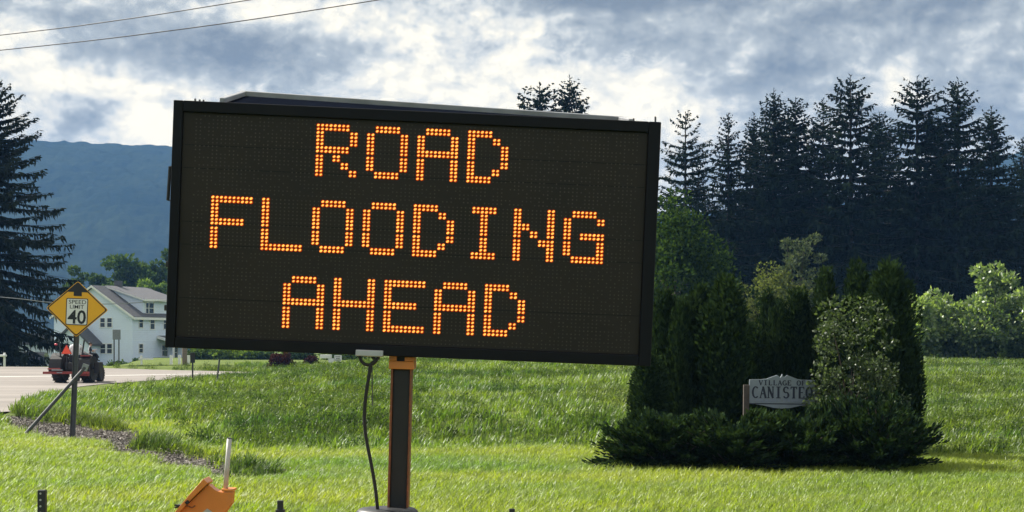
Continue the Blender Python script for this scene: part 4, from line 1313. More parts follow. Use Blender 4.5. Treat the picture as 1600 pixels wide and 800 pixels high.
# front wing with its own gable, left
wx, ww = -6.7, 2.35
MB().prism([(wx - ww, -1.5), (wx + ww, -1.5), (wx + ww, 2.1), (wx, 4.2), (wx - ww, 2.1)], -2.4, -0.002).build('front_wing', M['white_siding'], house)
rf = MB()
sl2 = 2.1 / ww
for s in (1, -1):
    e0 = Vector((wx + s * (ww + 0.3), 0, 2.1 - 0.3 * sl2)); r0 = Vector((wx, 0, 4.2))
    vs = []
    for y in (-2.75, -0.004):
        for p in (e0, r0): vs += [Vector((p.x, y, p.z)), Vector((p.x, y, p.z + 0.3))]
    rf.add(vs, [(0, 2, 3, 1), (4, 5, 7, 6), (0, 1, 5, 4), (1, 3, 7, 5), (2, 6, 7, 3), (0, 4, 6, 2)])
rf.build('wing_roof', M['shingle'], house)
# porch along the eave wall
porch = MB().add([Vector(v) for v in ((0.01, 5.6, 2.95), (2.3, 5.6, 2.35), (2.3, 13.4, 2.35), (0.01, 13.4, 2.95), (0.01, 5.6, 3.1), (2.3, 5.6, 2.5), (2.3, 13.4, 2.5), (0.01, 13.4, 3.1))],
                 [(0, 1, 2, 3), (7, 6, 5, 4), (0, 4, 5, 1), (1, 5, 6, 2), (2, 6, 7, 3), (3, 7, 4, 0)]).build('porch_roof', M['shingle'], house)
MB().box(2.301, 2.36, 5.55, 13.45, 2.2, 2.52).add([Vector(v) for v in ((0.01, 5.54, 2.75), (2.3, 5.54, 2.15), (2.3, 5.599, 2.15), (0.01, 5.599, 2.75), (0.01, 5.54, 3.1), (2.3, 5.54, 2.5), (2.3, 5.599, 2.5), (0.01, 5.599, 3.1))],
                 [(0, 1, 2, 3), (7, 6, 5, 4), (0, 4, 5, 1), (1, 5, 6, 2), (2, 6, 7, 3), (3, 7, 4, 0)]).build('porch_fascia', M['white_trim'], porch)
for y in (5.75, 8.2, 10.7, 13.2): MB().box(2.1, 2.28, y - 0.09, y + 0.09, -0.5, 2.34).build('porch_post', M['white_trim'], house)
MB().box(0.01, 2.4, 5.5, 13.4, -0.8, 0.0).build('porch_floor', M['white_trim'], house)
window(house, 'x', 7.4, 1.25, 1.3, 1.3); window(house, 'x', 10.0, 1.0, 0.9, 1.9)


# ------------------------------------------------------------------ small far things
def post_thing(name, px, pt, d, w, mt_, label, cat, lean_px=0, group=None, head=None):
    b_ = spot(px, d); t_ = at(px + lean_px, pt, d)
    t = empty(name, b_, label, cat, group)
    MB().tube([b_ - Vector((0, 0, 0.3)), t_], w / 2, 8).build('shaft', mt_, t, b_)
    if head:
        hw2, hh2 = head
        MB().box(t_.x - hw2, t_.x + hw2, d - 0.03, d + 0.03, t_.z - hh2, t_.z + 0.02).build('marker', mt_, t, b_, bevel=0.006)
    return t
post_thing('marker_post', 301, 552, 60, 0.06, M['black_metal'], 'thin black marker post with a dark plate in the grass beside the road', 'post', 0, None, (0.085, 0.36))
post_thing('stake', 337, 561, 64, 0.07, M['dark_steel'], 'leaning grey stake in the grass by the road edge', 'stake', 6)

d = 110.0
rs_ = empty('road_sign', spot(182, d), 'grey back of a small road sign on two posts in front of the white house', 'road sign')
b_ = rs_.location.copy()
MB().box(at(176, 0, d).x, at(188.5, 0, d).x, d - 0.02, d, at(0, 530.5, d).z, at(0, 515, d).z).build('panel', M['steel'], rs_, b_, bevel=0.01)
for px in (178, 185.5): MB().tube([at(px, 578, d) + Vector((0, 0.05, -0.3)), at(px, 516, d) + Vector((0, 0.05, 0))], 0.045, 8).build('post', M['dark_steel'], rs_, b_)

d = 108.0
bp = spot(221, d)
wf = empty('fence_end', bp, 'short white post and rail in front of the house porch', 'post')
MB().box(bp.x - 0.06, bp.x + 0.06, d - 0.06, d + 0.06, bp.z - 0.3, at(0, 555.5, d).z).build('post', M['white_trim'], wf, bp)
MB().box(at(217, 0, d).x, at(240, 0, d).x, d - 0.10, d - 0.062, at(0, 562, d).z, at(0, 559.3, d).z).build('rail', M['white_trim'], wf, bp)
for i, (px, lab) in enumerate(((267.5, 'white fence post left of the dark pole beside the house lawn'), (280.5, 'white fence post just beside the dark pole on the house lawn'),
                               (294.5, 'white fence post right of the dark pole on the house lawn'))):
    b_ = spot(px, 108)
    t = MB().box(b_.x - 0.085, b_.x + 0.085, 107.9, 108.1, b_.z - 0.3, at(0, 555, 108).z).build('fence_post', M['white_trim'], None, (b_.x, b_.y, b_.z))
    tag(t, lab, 'fence post', 'white fence posts on the house lawn')
b_ = spot(288.5, 104)
pole = MB().tube([b_ - Vector((0, 0, 0.5)), at(288.5, 300, 104)], [0.17, 0.11], 10).build('utility_pole', M['old_wood'], None, tuple(b_))
tag(pole, 'dark wooden pole standing on the lawn right of the white house', 'pole')

# two dark parked cars and a pale building behind the big spruce
def car(px, d, label, rz, mt_):
    o_ = spot(px, d)
    o_.z = at(px, 574.5, d).z
    c = empty('parked_car', o_, label, 'car', 'cars parked behind the spruce', rz)
    MB().prism([(-2.1, 0.35), (2.1, 0.35), (2.12, 0.75), (1.95, 0.88), (1.0, 0.95), (-1.95, 0.98), (-2.12, 0.7)], -0.85, 0.85).build('body', mt_, c, bevel=0.05)
    MB().prism([(1.0, 0.951), (0.35, 1.45), (-1.3, 1.47), (-1.9, 0.981)], -0.72, 0.72).build('cabin', M['glass'], c, bevel=0.04)
    MB().prism([(0.30, 1.471), (-1.25, 1.491), (-1.25, 1.52), (0.25, 1.50)], -0.68, 0.68).build('car_roof', mt_, c)
    for x in (-1.3, 1.3):
        for y in (-0.78, 0.78):
            wm = Matrix.Translation((x, y, 0.33)) @ Matrix.Rotation(math.radians(90), 4, 'X')
            w_ = MB().lathe([(0.2, -0.1), (0.32, -0.1), (0.33, 0), (0.32, 0.1), (0.2, 0.1)], 18, 0, wm).build('wheel', M['rubber'], c)
            MB().lathe([(0.19, -0.105), (0.19, 0.105)], 14, 0, wm).build('rim', M['steel'], w_)
    return c
car(38, 150, 'dark blue parked car left of the spruce trunk, half hidden', math.radians(80), M['blue_car'])
car(62, 152, 'dark blue parked car right of the spruce trunk, half hidden', math.radians(95), M['blue_car'])
d = 215.0
b_ = at(30, 574, d)
gar = empty('pale_building', b_, 'low pale blue building with a grey roof behind the big spruce', 'building')
MB().box(b_.x - 11, b_.x + 8.2, d, d + 8, b_.z - 1.5, b_.z + 3.0).build('wall', M['pale_wall'], gar, b_)
MB().prism([(b_.x - 11.4, b_.z + 3.001), (b_.x + 8.6, b_.z + 3.001), (b_.x + 8.6, b_.z + 3.2), (b_.x + 6, b_.z + 4.6), (b_.x - 8, b_.z + 4.6), (b_.x - 11.4, b_.z + 3.2)], d - 0.4, d + 8.4).build('roof', M['shingle'], gar, b_)
for dx in (-8, -3.5, 1.5, 5.5):
    f_ = MB().box(b_.x + dx - 0.6, b_.x + dx + 0.6, d - 0.06, d - 0.005, b_.z + 0.9, b_.z + 2.2).build('window', M['white_trim'], gar, b_)
    MB().box(b_.x + dx - 0.5, b_.x + dx + 0.5, d - 0.075, d - 0.061, b_.z + 1.0, b_.z + 2.1).build('pane', M['glass'], f_, b_)
b_ = spot(7, 100); b_.z = at(7, 575, 100).z
wp_ = empty('mailbox', b_, 'small white mailbox on a white post at the far road edge', 'mailbox')
MB().box(b_.x - 0.06, b_.x + 0.06, 99.94, 100.06, b_.z - 0.5, at(0, 551, 100).z).build('post', M['white_trim'], wp_, b_)
MB().box(b_.x - 0.24, b_.x + 0.10, 99.75, 100.2, at(0, 557.5, 100).z, at(0, 554, 100).z).build('box', M['white_trim'], wp_, b_, bevel=0.04)

# white signs seen over the crest
d = 100.0
b_ = spot(517, d)
t = empty('white_sign', b_, 'white T shaped sign stand beside a burgundy bush on the crest', 'sign')
MB().box(at(513, 0, d).x, at(521.5, 0, d).x, d - 0.1, d + 0.1, b_.z - 0.2, at(0, 560, d).z).build('pedestal', M['white_trim'], t, b_)
MB().box(at(500.5, 0, d).x, at(518, 0, d).x, d - 0.14, d + 0.14, at(0, 559.9, d).z, at(0, 554.2, d).z).build('panel', M['white_trim'], t, b_, bevel=0.02)
b_ = spot(528, d)
t = empty('white_sign', b_, 'small white panel with dark lettering on a short post on the crest', 'sign')
MB().box(at(522.5, 0, d).x, at(534, 0, d).x, d - 0.03, d, at(0, 565, d).z, at(0, 555, d).z).build('panel', M['sign_white'], t, b_)
for y_, w_ in ((557.5, 4.0), (560, 3.2), (562.5, 4.4)):
    MB().box(at(528 - w_, 0, d).x, at(528 + w_, 0, d).x, d - 0.036, d - 0.031, at(0, y_ + 0.5, d).z, at(0, y_ - 0.5, d).z).build('lettering', M['sign_black'], t, b_)
MB().tube([Vector((b_.x, d + 0.03, b_.z - 0.2)), at(528, 556, d) + Vector((0, 0.03, 0))], 0.05, 8).build('post', M['dark_steel'], t, b_)

# power lines
def wire(label, pts, r, mt_):
    mb_ = MB().tube(smooth_pts([at(*p) for p in pts], 6), r, 6)
    o = mb_.build('power_line', mt_, None, (0, 0, 0), smooth=True)
    tag(o, label, 'cable', 'overhead power lines')
wire('upper dark overhead wire crossing the clouds at top left', [(-500, 108, 46), (0, 55, 40), (200, 29.5, 37.5), (395, -1, 35), (800, -66, 31), (1500, -190, 26)], 0.012, M['wire'])
wire('lower dark overhead wire ending above the message board', [(-500, 124, 46), (0, 78.5, 40), (300, 43.5, 37), (590, 0, 34.5), (900, -52, 31), (1500, -160, 26)], 0.012, M['wire'])
wire('thin pale service wire passing behind the yellow diamond sign', [(-300, 440, 95), (0, 464, 96), (80, 472.5, 97), (170, 475, 99), (288, 468, 104)], 0.022, M['steel'])


# ------------------------------------------------------------------ vegetation
def new_obj(name, me_, parent=None, loc=None):
    o = link(bpy.data.objects.new(name, me_), parent)
    if loc is not None: o.location = loc
    return o


def copy_thing(root, loc, rz, sc, label):
    r = root.copy(); C.objects.link(r)
    r.location = loc; r.rotation_euler = (0, 0, rz); r.scale = sc
    r['label'] = label
    for ch in list(root.children):
        c = ch.copy(); C.objects.link(c); c.parent = r
    return r


def spruce_mesh(seed, H=20.0, R=2.6, step=0.52, per=6, mat_='spruce', low=0.04, droop=0.5, dens=1.0, ragged=0.25, power=0.75, twig=1.0):
    rng = np.random.default_rng(seed)
    P, D, L, Wd = [], [], [], []
    br = MB()
    z = H * low
    while z < H * 0.985:
        t = z / H
        prof = (1 - t) ** power
        nb = max(3, int(per * (0.6 + 0.6 * (1 - t))))
        a0_ = rng.uniform(0, 6.28)
        for i in range(nb):
            if rng.random() < ragged * 0.45 * (1.2 - t): continue
            a = a0_ + i * 6.283 / nb + rng.normal(0, 0.25)
            ln = max(0.25, R * prof * rng.uniform(1 - ragged * 1.6, 1.12) + 0.12)
            el = math.radians(-8 + 40 * t ** 2.5 + rng.normal(0, 6))
            n = max(3, int(ln / 0.16 * dens))
            s = np.linspace(0.03, 1, n)
            hz_ = s * ln * math.cos(el)
            zz = z + s * ln * math.sin(el) - droop * (1 - t * 0.8) * 0.42 * ln * s ** 1.6 + 0.14 * ln * s ** 4
            pts = np.stack([hz_ * math.cos(a), hz_ * math.sin(a), zz], 1)
            rad = np.array([math.cos(a), math.sin(a), 0.0]); lat = np.array([-math.sin(a), math.cos(a), 0.0])
            if ln > 0.6 and t < 0.9:
                br.tube([tuple(pts[0] * 0 + np.array([0, 0, z])), tuple(pts[n // 2]), tuple(pts[-1])], [0.035, 0.022, 0.008], 4)
            for sd in (-1, 1):
                q = pts + rng.normal(0, 0.03, pts.shape)
                l_ = (0.18 + 0.34 * np.minimum(1, ln / 2.2) * (1 - 0.65 * s)) * rng.uniform(0.6, 1.25, n) * twig * min(1.0, 0.45 + (1 - t) * 3.2)
                dr_ = rad * 0.75 + sd * lat * rng.uniform(0.5, 1.1, (n, 1)) + np.array([0, 0, -1]) * rng.uniform(0.15, 0.75, (n, 1)) * (1.15 - t)
                P.append(q); D.append(dr_); L.append(l_); Wd.append(0.062 + 0.02 * rng.random(n))
            hang = rng.random(n) < 0.85
            q = pts[hang] + rng.normal(0, 0.05, (hang.sum(), 3)) * np.array([1, 1, 0.3])
            l_ = (0.22 + 0.42 * (1 - t)) * rng.uniform(0.5, 1.3, hang.sum()) * np.minimum(1, ln / 1.2) * twig
            P.append(q); D.append(np.array([0, 0, -1.0]) + rng.normal(0, 0.22, (hang.sum(), 3)) + rad * 0.25); L.append(l_); Wd.append(0.066 + 0.03 * rng.random(hang.sum()))
        z += step * rng.uniform(0.75, 1.25) * (0.55 + 0.55 * (1 - t))
    # leader
    n = 14
    P.append(np.stack([np.zeros(n), np.zeros(n), np.linspace(H * 0.955, H * 0.995, n)], 1)); D.append(rng.normal(0, 0.6, (n, 3)) + np.array([0, 0, 0.9])); L.append(np.full(n, 0.28)); Wd.append(np.full(n, 0.04))
    P, D = np.vstack(P), np.vstack(D); L, Wd = np.concatenate(L), np.concatenate(Wd)
    V = kites(P, D, L, Wd, rng)
    cm = fast_mesh('crown', V, 4, M[mat_])
    tk = MB().tube([(0, 0, -0.5), (0, 0, H * 0.3), (0, 0, H * 0.7), (0, 0, H)], [0.24, 0.19, 0.09, 0.015], 8)
    tk.v += [tuple(v) for v in br.v]
    off = len(tk.v) - len(br.v)
    tk.f += [tuple(i + off for i in f_) for f_ in br.f]; tk.m += br.m
    tm = bpy.data.meshes.new('trunk'); tm.from_pydata([tuple(v) for v in tk.v], [], tk.f); tm.materials.append(M['spruce_bark'])
    return cm, tm


SPR = [spruce_mesh(100 + i, 20, r_, st, pr, 'spruce', 0.03, dr_, dn, rg, pw, tw_) for i, (r_, st, pr, dr_, dn, rg, pw, tw_) in enumerate((
    (4.5, 0.50, 8, 0.55, 1.3, 0.24, 0.66, 1.35), (4.0, 0.56, 7, 0.50, 1.25, 0.30, 0.62, 1.3), (4.9, 0.66, 8, 0.60, 1.3, 0.28, 0.58, 1.35), (4.2, 0.46, 8, 0.5, 1.3, 0.22, 0.60, 1.4), (4.6, 0.85, 7, 0.35, 1.2, 0.40, 0.50, 1.25)))]


def spruce(variant, px, tip, d, label, width=1.0, rz=0.0, group='tall spruces in a row behind the field'):
    b_ = spot(px, d); H = at(px, tip, d).z - b_.z
    t = empty('spruce_tree', b_, label, 'tree', group, rz)
    k_ = H / 20
    t.scale = (k_ * width * 1.12, k_ * width * 1.12, k_)
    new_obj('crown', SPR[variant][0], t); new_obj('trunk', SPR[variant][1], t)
    return t


ROW = [  # variant, px, tip row, distance, width, label
    (4, 1071, 176, 128, 1.05, 'sparse spruce with two long drooping arms just right of the message board'),
    (1, 1091, 236, 136, 0.75, 'short thin spruce between the sparse spruce and its taller neighbour'),
    (1, 1138, 176, 130, 0.95, 'narrow pointed spruce, second of the row counted from the message board'),
    (0, 1178, 176, 137, 0.85, 'spruce with a blunt top standing close at the left of a taller one'),
    (0, 1209, 139, 130, 1.0, 'dense tall spruce left of the twin with the rounded top'),
    (3, 1243, 153, 133, 1.0, 'dense spruce with a rounded top between two pointed ones'),
    (1, 1286, 153, 131, 0.95, 'slim see-through spruce left of the tallest spruce'),
    (2, 1329, 117, 128, 1.05, 'tallest spruce of the row with wide open tiers of branches'),
    (3, 1374, 175, 138, 1.05, 'dark broad spruce with a low top between the two tallest'),
    (2, 1433, 119, 129, 1.12, 'broad tall spruce with upswept layered branches'),
    (3, 1466, 182, 138, 0.95, 'low topped spruce tucked behind two tall ones'),
    (2, 1497, 122, 128, 0.92, 'tall narrow spruce with ragged branches, second tall one from the right edge'),
    (0, 1549, 166, 130, 1.12, 'drooping spruce whose branches sweep down to the right edge'),
    (1, 1598, 214, 134, 1.05, 'spruce cut off by the right edge of the view'),
    (2, 843, 129, 150, 1.25, 'bushy spruce top showing above the board, left one of two'),
    (0, 890, 119, 150, 1.1, 'pointed spruce top showing above the board, right one of two'),
]
for i, (v, px, tip, d, wd, lab) in enumerate(ROW): spruce(v, px, tip, d, lab, wd, i * 1.7)
# a lower dark rank behind closes the row
BACK = [(1055, 300, 'low dark spruce at the left end behind the row'), (1120, 318, 'low dark spruce behind the narrow pointed one'), (1162, 306, 'low dark spruce behind the blunt topped one'), (1222, 312, 'low dark spruce behind the dense pair'),
        (1264, 300, 'low dark spruce behind the slim see-through one'), (1306, 310, 'low dark spruce left behind the tallest'), (1352, 300, 'low dark spruce right behind the tallest'), (1400, 292, 'low dark spruce left behind the broad tall one'),
        (1452, 300, 'low dark spruce right behind the broad tall one'), (1520, 296, 'low dark spruce behind the tall narrow one'), (1572, 306, 'low dark spruce behind the drooping one')]
for i, (px, tip, lab) in enumerate(BACK): spruce((0, 3, 2)[i % 3], px, tip, 143, lab, 2.0, i * 2.1, 'lower spruces behind the row')

# the big spruce at the left edge
bs = spruce_mesh(300, 20, 6.5, 0.62, 9, 'spruce_big', 0.05, 0.70, 1.5, 0.20, 0.50, 1.2)
b_ = spot(-6, 108); H = at(-6, 132, 108).z - b_.z
t = empty('spruce_tree', b_, 'huge dark spruce at the left edge with layered drooping branches', 'tree')
t.scale = (H / 20,) * 3
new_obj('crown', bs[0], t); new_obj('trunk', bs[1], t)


def leaf_tree_mesh(seed, H, rx, rz, cz, ncl, nleaf, leaf, mat_, trunk_h=None, limbs=9, clump=0.33, spread=0.9, up=0.25, thick=0.16):
    """tapered trunk with limbs that run to leaf clumps spread through an uneven crown"""
    rng = np.random.default_rng(seed)
    cen = []
    while len(cen) < ncl:
        v = rng.normal(size=3); v /= np.linalg.norm(v)
        q = rng.uniform(0.35, 1.0) ** 0.6
        lump = 1 + 0.22 * math.sin(3 * math.atan2(v[1], v[0]) + seed) + 0.15 * math.sin(5 * v[2] + seed * 2)
        c = np.array([v[0] * rx * q * lump, v[1] * rx * q * lump, cz + v[2] * rz * q * lump])
        if c[2] > 0.1 * H * 0.3: cen.append(c)
    cen = np.array(cen)
    P, D = [], []
    for c in cen:
        n = int(nleaf * rng.uniform(0.6, 1.3))
        v = rng.normal(size=(n, 3)); v /= np.linalg.norm(v, axis=1, keepdims=True)
        rad = clump * rx * rng.uniform(0.6, 1.25)
        P.append(c + v * rad * rng.uniform(0.55, 1.05, (n, 1)) * np.array([1, 1, 0.75]))
        D.append(v * 0.8 + rng.normal(0, 0.6, (n, 3)) + np.array([0, 0, up]))
    P, D = np.vstack(P), np.vstack(D)
    n = len(P)
    V = kites(P, D, leaf * rng.uniform(0.7, 1.4, n), leaf * 0.36 * rng.uniform(0.8, 1.2, n), rng)
    cm = fast_mesh('crown', V, 4, M[mat_])
    th = trunk_h if trunk_h else H * 0.5
    tk = MB().tube([(0, 0, -0.4), (0.02 * H, 0, th * 0.5), (0, 0, th)], [thick * 1.2, thick * 0.9, thick * 0.6], 8)
    for c in cen[:: max(1, len(cen) // limbs)]:
        m_ = Vector((c[0] * 0.4, c[1] * 0.4, th * 0.7 + (c[2] - th * 0.7) * 0.45))
        tk.tube([(0, 0, th * rng.uniform(0.45, 0.95)), m_, tuple(c)], [thick * 0.5, thick * 0.33, thick * 0.1], 6)
    tm = bpy.data.meshes.new('trunk'); tm.from_pydata([tuple(v) for v in tk.v], [], tk.f); tm.materials.append(M['bark'])
    return cm, tm


def leaf_tree(name, px, top, d, wpx, label, cat, group, seed, ncl, nleaf, leaf, mat_, cz=0.58, rzf=0.45, base=None, **kw):
    b_ = spot(px, d)
    if base is not None: b_.z = at(px, base, d).z
    H = at(px, top, d).z - b_.z; rx = wpx / F * d / 2
    cm, tm = leaf_tree_mesh(seed, H, rx * 0.86, H * rzf * 0.9, H * cz, ncl, nleaf, leaf, mat_, thick=max(0.03, H * 0.018), **kw)
    t = empty(name, b_, label, cat, group)
    new_obj('crown', cm, t); new_obj('trunk', tm, t)
    return t


leaf_tree('leafy_tree', 1056, 322, 82, 236, 'round green leafy tree behind the board\'s lower right corner', 'tree', None, 1, 130, 130, 0.20, 'maple', rzf=0.46, cz=0.56, clump=0.26)
leaf_tree('pale_conifer', 1246, 356, 100, 84, 'grey green feathery tree in front of the dark spruces', 'tree', None, 2, 60, 90, 0.20, 'pale_conifer', rzf=0.50, cz=0.50)
leaf_tree('olive_shrub', 1205, 412, 88, 120, 'pale olive shrub showing above the dark cedars', 'shrub', None, 3, 60, 90, 0.17, 'pale_shrub', rzf=0.5, cz=0.55)
for i, (px, tp_, w_, lab) in enumerate((
        (1440, 452, 66, 'light green shrub next to the rightmost cedar column'), (1484, 472, 70, 'low light green shrub, the lowest of the sunlit hedge'), (1466, 448, 34, 'thin sapling rising out of the sunlit hedge'),
        (1528, 462, 72, 'broad sunlit shrub in the middle of the hedge'), (1554, 416, 64, 'tallest sapling of the sunlit hedge'), (1586, 430, 66, 'bright sapling right of the tallest one'), (1630, 440, 90, 'shrub at the right end of the sunlit hedge'))):
    leaf_tree('hedge_shrub', px, tp_, 101 + (i % 3) * 1.5, w_ * 1.32, lab, 'shrub', 'sunlit shrubs along the field edge', 20 + i, 70, 90, 0.26, 'hedge', rzf=0.52, cz=0.47)

# far trees left, behind the house
for i, (px, tp_, d, w_, base, m_, lab, ls) in enumerate((
        (207, 392, 240, 90, 575, 'far_leaf', 'large round tree directly behind the house dormer', 0.42), (158, 418, 250, 56, 575, 'far_leaf', 'smaller tree left behind the house ridge', 0.40),
        (262, 404, 245, 80, 575, 'far_leaf', 'tree behind the house half covered by the board', 0.42), (240, 446, 225, 60, 575, 'far_light', 'light green shrub between the house roof and the trees', 0.36),
        (340, 440, 240, 110, 572, 'far_leaf', 'tree hidden behind the board right of the house', 0.42), (118, 432, 250, 60, 575, 'far_leaf', 'tree between the big spruce and the house', 0.40))):
    leaf_tree('far_tree', px, tp_, d, w_, lab, 'tree', 'leafy trees behind the house', 40 + i, 90, 130, ls * 1.35, m_, base=base)
for i, (px, tp_, w_, m_, lab) in enumerate((
        (318, 545, 60, 'far_leaf', 'dark low shrub at the left end of the far hedge'), (345, 547, 44, 'far_light', 'light green shrub in the far hedge under the board'), (378, 549, 44, 'far_light', 'second light green shrub in the far hedge'),
        (408, 551, 40, 'far_leaf', 'dark green shrub in the far hedge'), (462, 548, 60, 'far_leaf', 'dark green shrub behind the burgundy bushes'), (545, 548, 90, 'far_leaf', 'dark green shrub behind the white signs'))):
    leaf_tree('far_shrub', px, tp_, 150, w_, lab, 'shrub', 'shrubs across the far lawn', 60 + i, 30, 60, 0.28, m_, cz=0.5, rzf=0.52)
leaf_tree('burgundy_bush', 439, 553, 92, 40, 'larger burgundy bush on the crest', 'bush', 'burgundy bushes on the crest', 71, 50, 90, 0.10, 'burgundy', cz=0.45, rzf=0.55, base=576)
leaf_tree('burgundy_bush', 487, 556.5, 92, 27, 'smaller burgundy bush on the crest', 'bush', 'burgundy bushes on the crest', 72, 40, 80, 0.09, 'burgundy', cz=0.45, rzf=0.55, base=574)
leaf_tree('house_hedge', 186, 566, 150, 54, 'low dark hedge along the house wall', 'bush', None, 73, 30, 60, 0.2, 'far_leaf', cz=0.3, rzf=0.6, base=577)
leaf_tree('house_hedge', 216, 562, 180, 22, 'dark bush at the house corner', 'bush', None, 74, 20, 60, 0.2, 'far_leaf', cz=0.4, rzf=0.6, base=575)


def cedar_mesh(seed, H=3.0, R=0.42, n=9500):
    """upright plumes packed into a column, each plume clothed in small fan sprays"""
    rng = np.random.default_rng(seed)
    pl = [(0.0, 0.0, 1.0, 0.66)]
    for i in range(11):
        a = i * 2.4 + rng.normal(0, 0.3); q = R * rng.uniform(0.35, 0.62)
        pl.append((q * math.cos(a), q * math.sin(a), rng.uniform(0.62, 0.99), rng.uniform(0.42, 0.58)))
    P, D, L, Wd, N_ = [], [], [], [], []
    for (cx, cy, hh, rr_) in pl:
        k = int(n / 12 * (1.4 if hh == 1.0 else 1.0))
        z = rng.random(k) ** 0.9
        a = rng.uniform(0, 6.283, k)
        prof = np.where(z < 0.6, 0.82 + 0.18 * np.sin(z / 0.6 * math.pi / 2), np.cos(np.clip((z - 0.6) / 0.42, 0, 1) * math.pi / 2) ** 0.45)
        q = R * rr_ * prof * (1 + 0.14 * np.sin(11 * z + 2 * a + seed + cx * 40)) * rng.uniform(0.72, 1.05, k)
        ctr = 0.35 + 0.65 * np.minimum(1, z * 1.6)
        P.append(np.stack([cx * ctr * 1.0 + q * np.cos(a), cy * ctr + q * np.sin(a), z * H * hh * 0.97], 1))
        out = np.stack([np.cos(a), np.sin(a), np.zeros(k)], 1)
        D.append(out * rng.uniform(0.2, 0.9, (k, 1)) + np.array([0, 0, 1.0]) * rng.uniform(0.5, 1.2, (k, 1)) + rng.normal(0, 0.25, (k, 3)))
        L.append(rng.uniform(0.06, 0.13, k)); Wd.append(rng.uniform(0.014, 0.026, k)); N_.append(out)
    V = kites(np.vstack(P), np.vstack(D), np.concatenate(L), np.concatenate(Wd), rng, np.vstack(N_))
    k = 2600                                   # dense inner twigs close the column
    z2 = rng.random(k); a2 = rng.uniform(0, 6.283, k)
    q2 = R * 0.62 * np.cos(np.clip((z2 - 0.5) / 0.5, 0, 1) * 1.45) ** 0.7
    P2 = np.stack([q2 * np.cos(a2), q2 * np.sin(a2), z2 * H * 0.90], 1)
    o2 = np.stack([np.cos(a2), np.sin(a2), np.zeros(k)], 1)
    V2 = kites(P2, np.array([0, 0, 1.0]) + rng.normal(0, 0.3, (k, 3)), rng.uniform(0.14, 0.24, k), rng.uniform(0.05, 0.08, k), rng, o2)
    cm = fast_mesh('crown', np.vstack([V, V2]), 4, M['cedar'])
    tm = bpy.data.meshes.new('trunk'); tk = MB().tube([(0, 0, -0.2), (0, 0, H * 0.9)], [0.05, 0.01], 6)
    tm.from_pydata([tuple(v) for v in tk.v], [], tk.f); tm.materials.append(M['bark'])
    return cm, tm


CED = [cedar_mesh(400 + i, 3.0, 0.40) for i in range(4)]
CEDARS = [  # px, top row, distance, width px, label
    (1010, 548, 26.6, 62, 'low bushy cedar at the left foot of the clump under the board corner'),
    (1038, 446, 27.6, 66, 'cedar column half covered by the board edge'),
    (1066, 459, 27.2, 50, 'short cedar column between two taller ones near the board'),
    (1093, 438, 27.6, 66, 'cedar column left of the broadest cedar'),
    (1133, 423, 27.0, 88, 'broadest cedar column, left of the village board'),
    (1172, 500, 28.6, 60, 'dark low cedar just above the village board\'s left end'),
    (1200, 446, 29.0, 44, 'thin cedar column above the village board'),
    (1219, 462, 28.6, 40, 'thinnest cedar, a short spire above the village board'),
    (1250, 444, 28.6, 62, 'cedar with a double rounded tip behind the silvery shrub'),
    (1291, 411, 28.4, 56, 'tall slim cedar with a bright tip, third from the right end of the clump'),
    (1339, 401, 28.0, 66, 'tall cedar with a ragged tip, second from the right end of the clump'),
    (1391, 399, 27.2, 86, 'tallest cedar column at the right end of the clump'),
    (1414, 500, 27.0, 64, 'lower cedar leaning out at the right end of the clump'),
    (1310, 520, 29.0, 90, 'low cedar hidden behind the silvery shrub'),
    (1230, 520, 29.4, 80, 'low cedar behind the village board')]
for i, (px, tp_, d, w_, lab) in enumerate(CEDARS):
    b_ = spot(px, d); H = at(px, tp_, d).z - b_.z
    t = empty('cedar', b_, lab, 'tree', 'columnar cedars round the village board', i * 1.3)
    kx = (w_ / F * d / 2) / 0.42 * 1.06
    t.scale = (kx, kx, H / 3.0)
    new_obj('crown', CED[i % 4][0], t); new_obj('trunk', CED[i % 4][1], t)


def juniper_mesh(seed, rx, ry, h, nb=110, mat_='juniper'):
    rng = np.random.default_rng(seed)
    P, D, L, Wd = [], [], [], []
    br = MB()
    for i in range(nb):
        a = rng.uniform(0, 6.283); q = rng.uniform(0.3, 1.0) * (0.86 + 0.2 * math.sin(3 * a + seed) * rng.random())
        el = rng.choice([0.12, 0.34, 0.56, 0.8, 1.0]) * rng.uniform(0.9, 1.1)
        tip = np.array([rx * math.cos(a) * q, ry * math.sin(a) * q, h * el * (1.05 - 0.55 * q * q)])
        n = 26
        s = np.linspace(0.25, 1, n)
        pts = np.stack([tip[0] * s, tip[1] * s, tip[2] * s ** 0.7 + 0.04], 1)
        br.tube([(0, 0, 0), tuple(pts[n // 2]), tuple(pts[-1])], [0.02, 0.012, 0.004], 4)
        dr_ = tip / (np.linalg.norm(tip) + 1e-6); lat = np.array([-dr_[1], dr_[0], 0]); lat /= np.linalg.norm(lat) + 1e-6
        for sd in (-1, 0, 1):
            for rep in range(2):
                P.append(pts + rng.normal(0, 0.045, pts.shape) * np.array([1, 1, 0.5]))
                D.append(dr_ * 0.9 + sd * lat * rng.uniform(0.4, 1.0, (n, 1)) + np.array([0, 0, 1]) * rng.uniform(-0.15, 0.5, (n, 1)))
                L.append(rng.uniform(0.09, 0.2, n) * (1.15 - 0.5 * s)); Wd.append(rng.uniform(0.013, 0.026, n))
    P, D = np.vstack(P), np.vstack(D); L, Wd = np.concatenate(L), np.concatenate(Wd)
    V = kites(P, D, L, Wd, rng, np.array([0, 0, 1.0]))
    cm = fast_mesh('foliage', V, 4, M[mat_])
    tm = bpy.data.meshes.new('branches'); tm.from_pydata([tuple(v) for v in br.v], [], br.f); tm.materials.append(M['bark'])
    return cm, tm


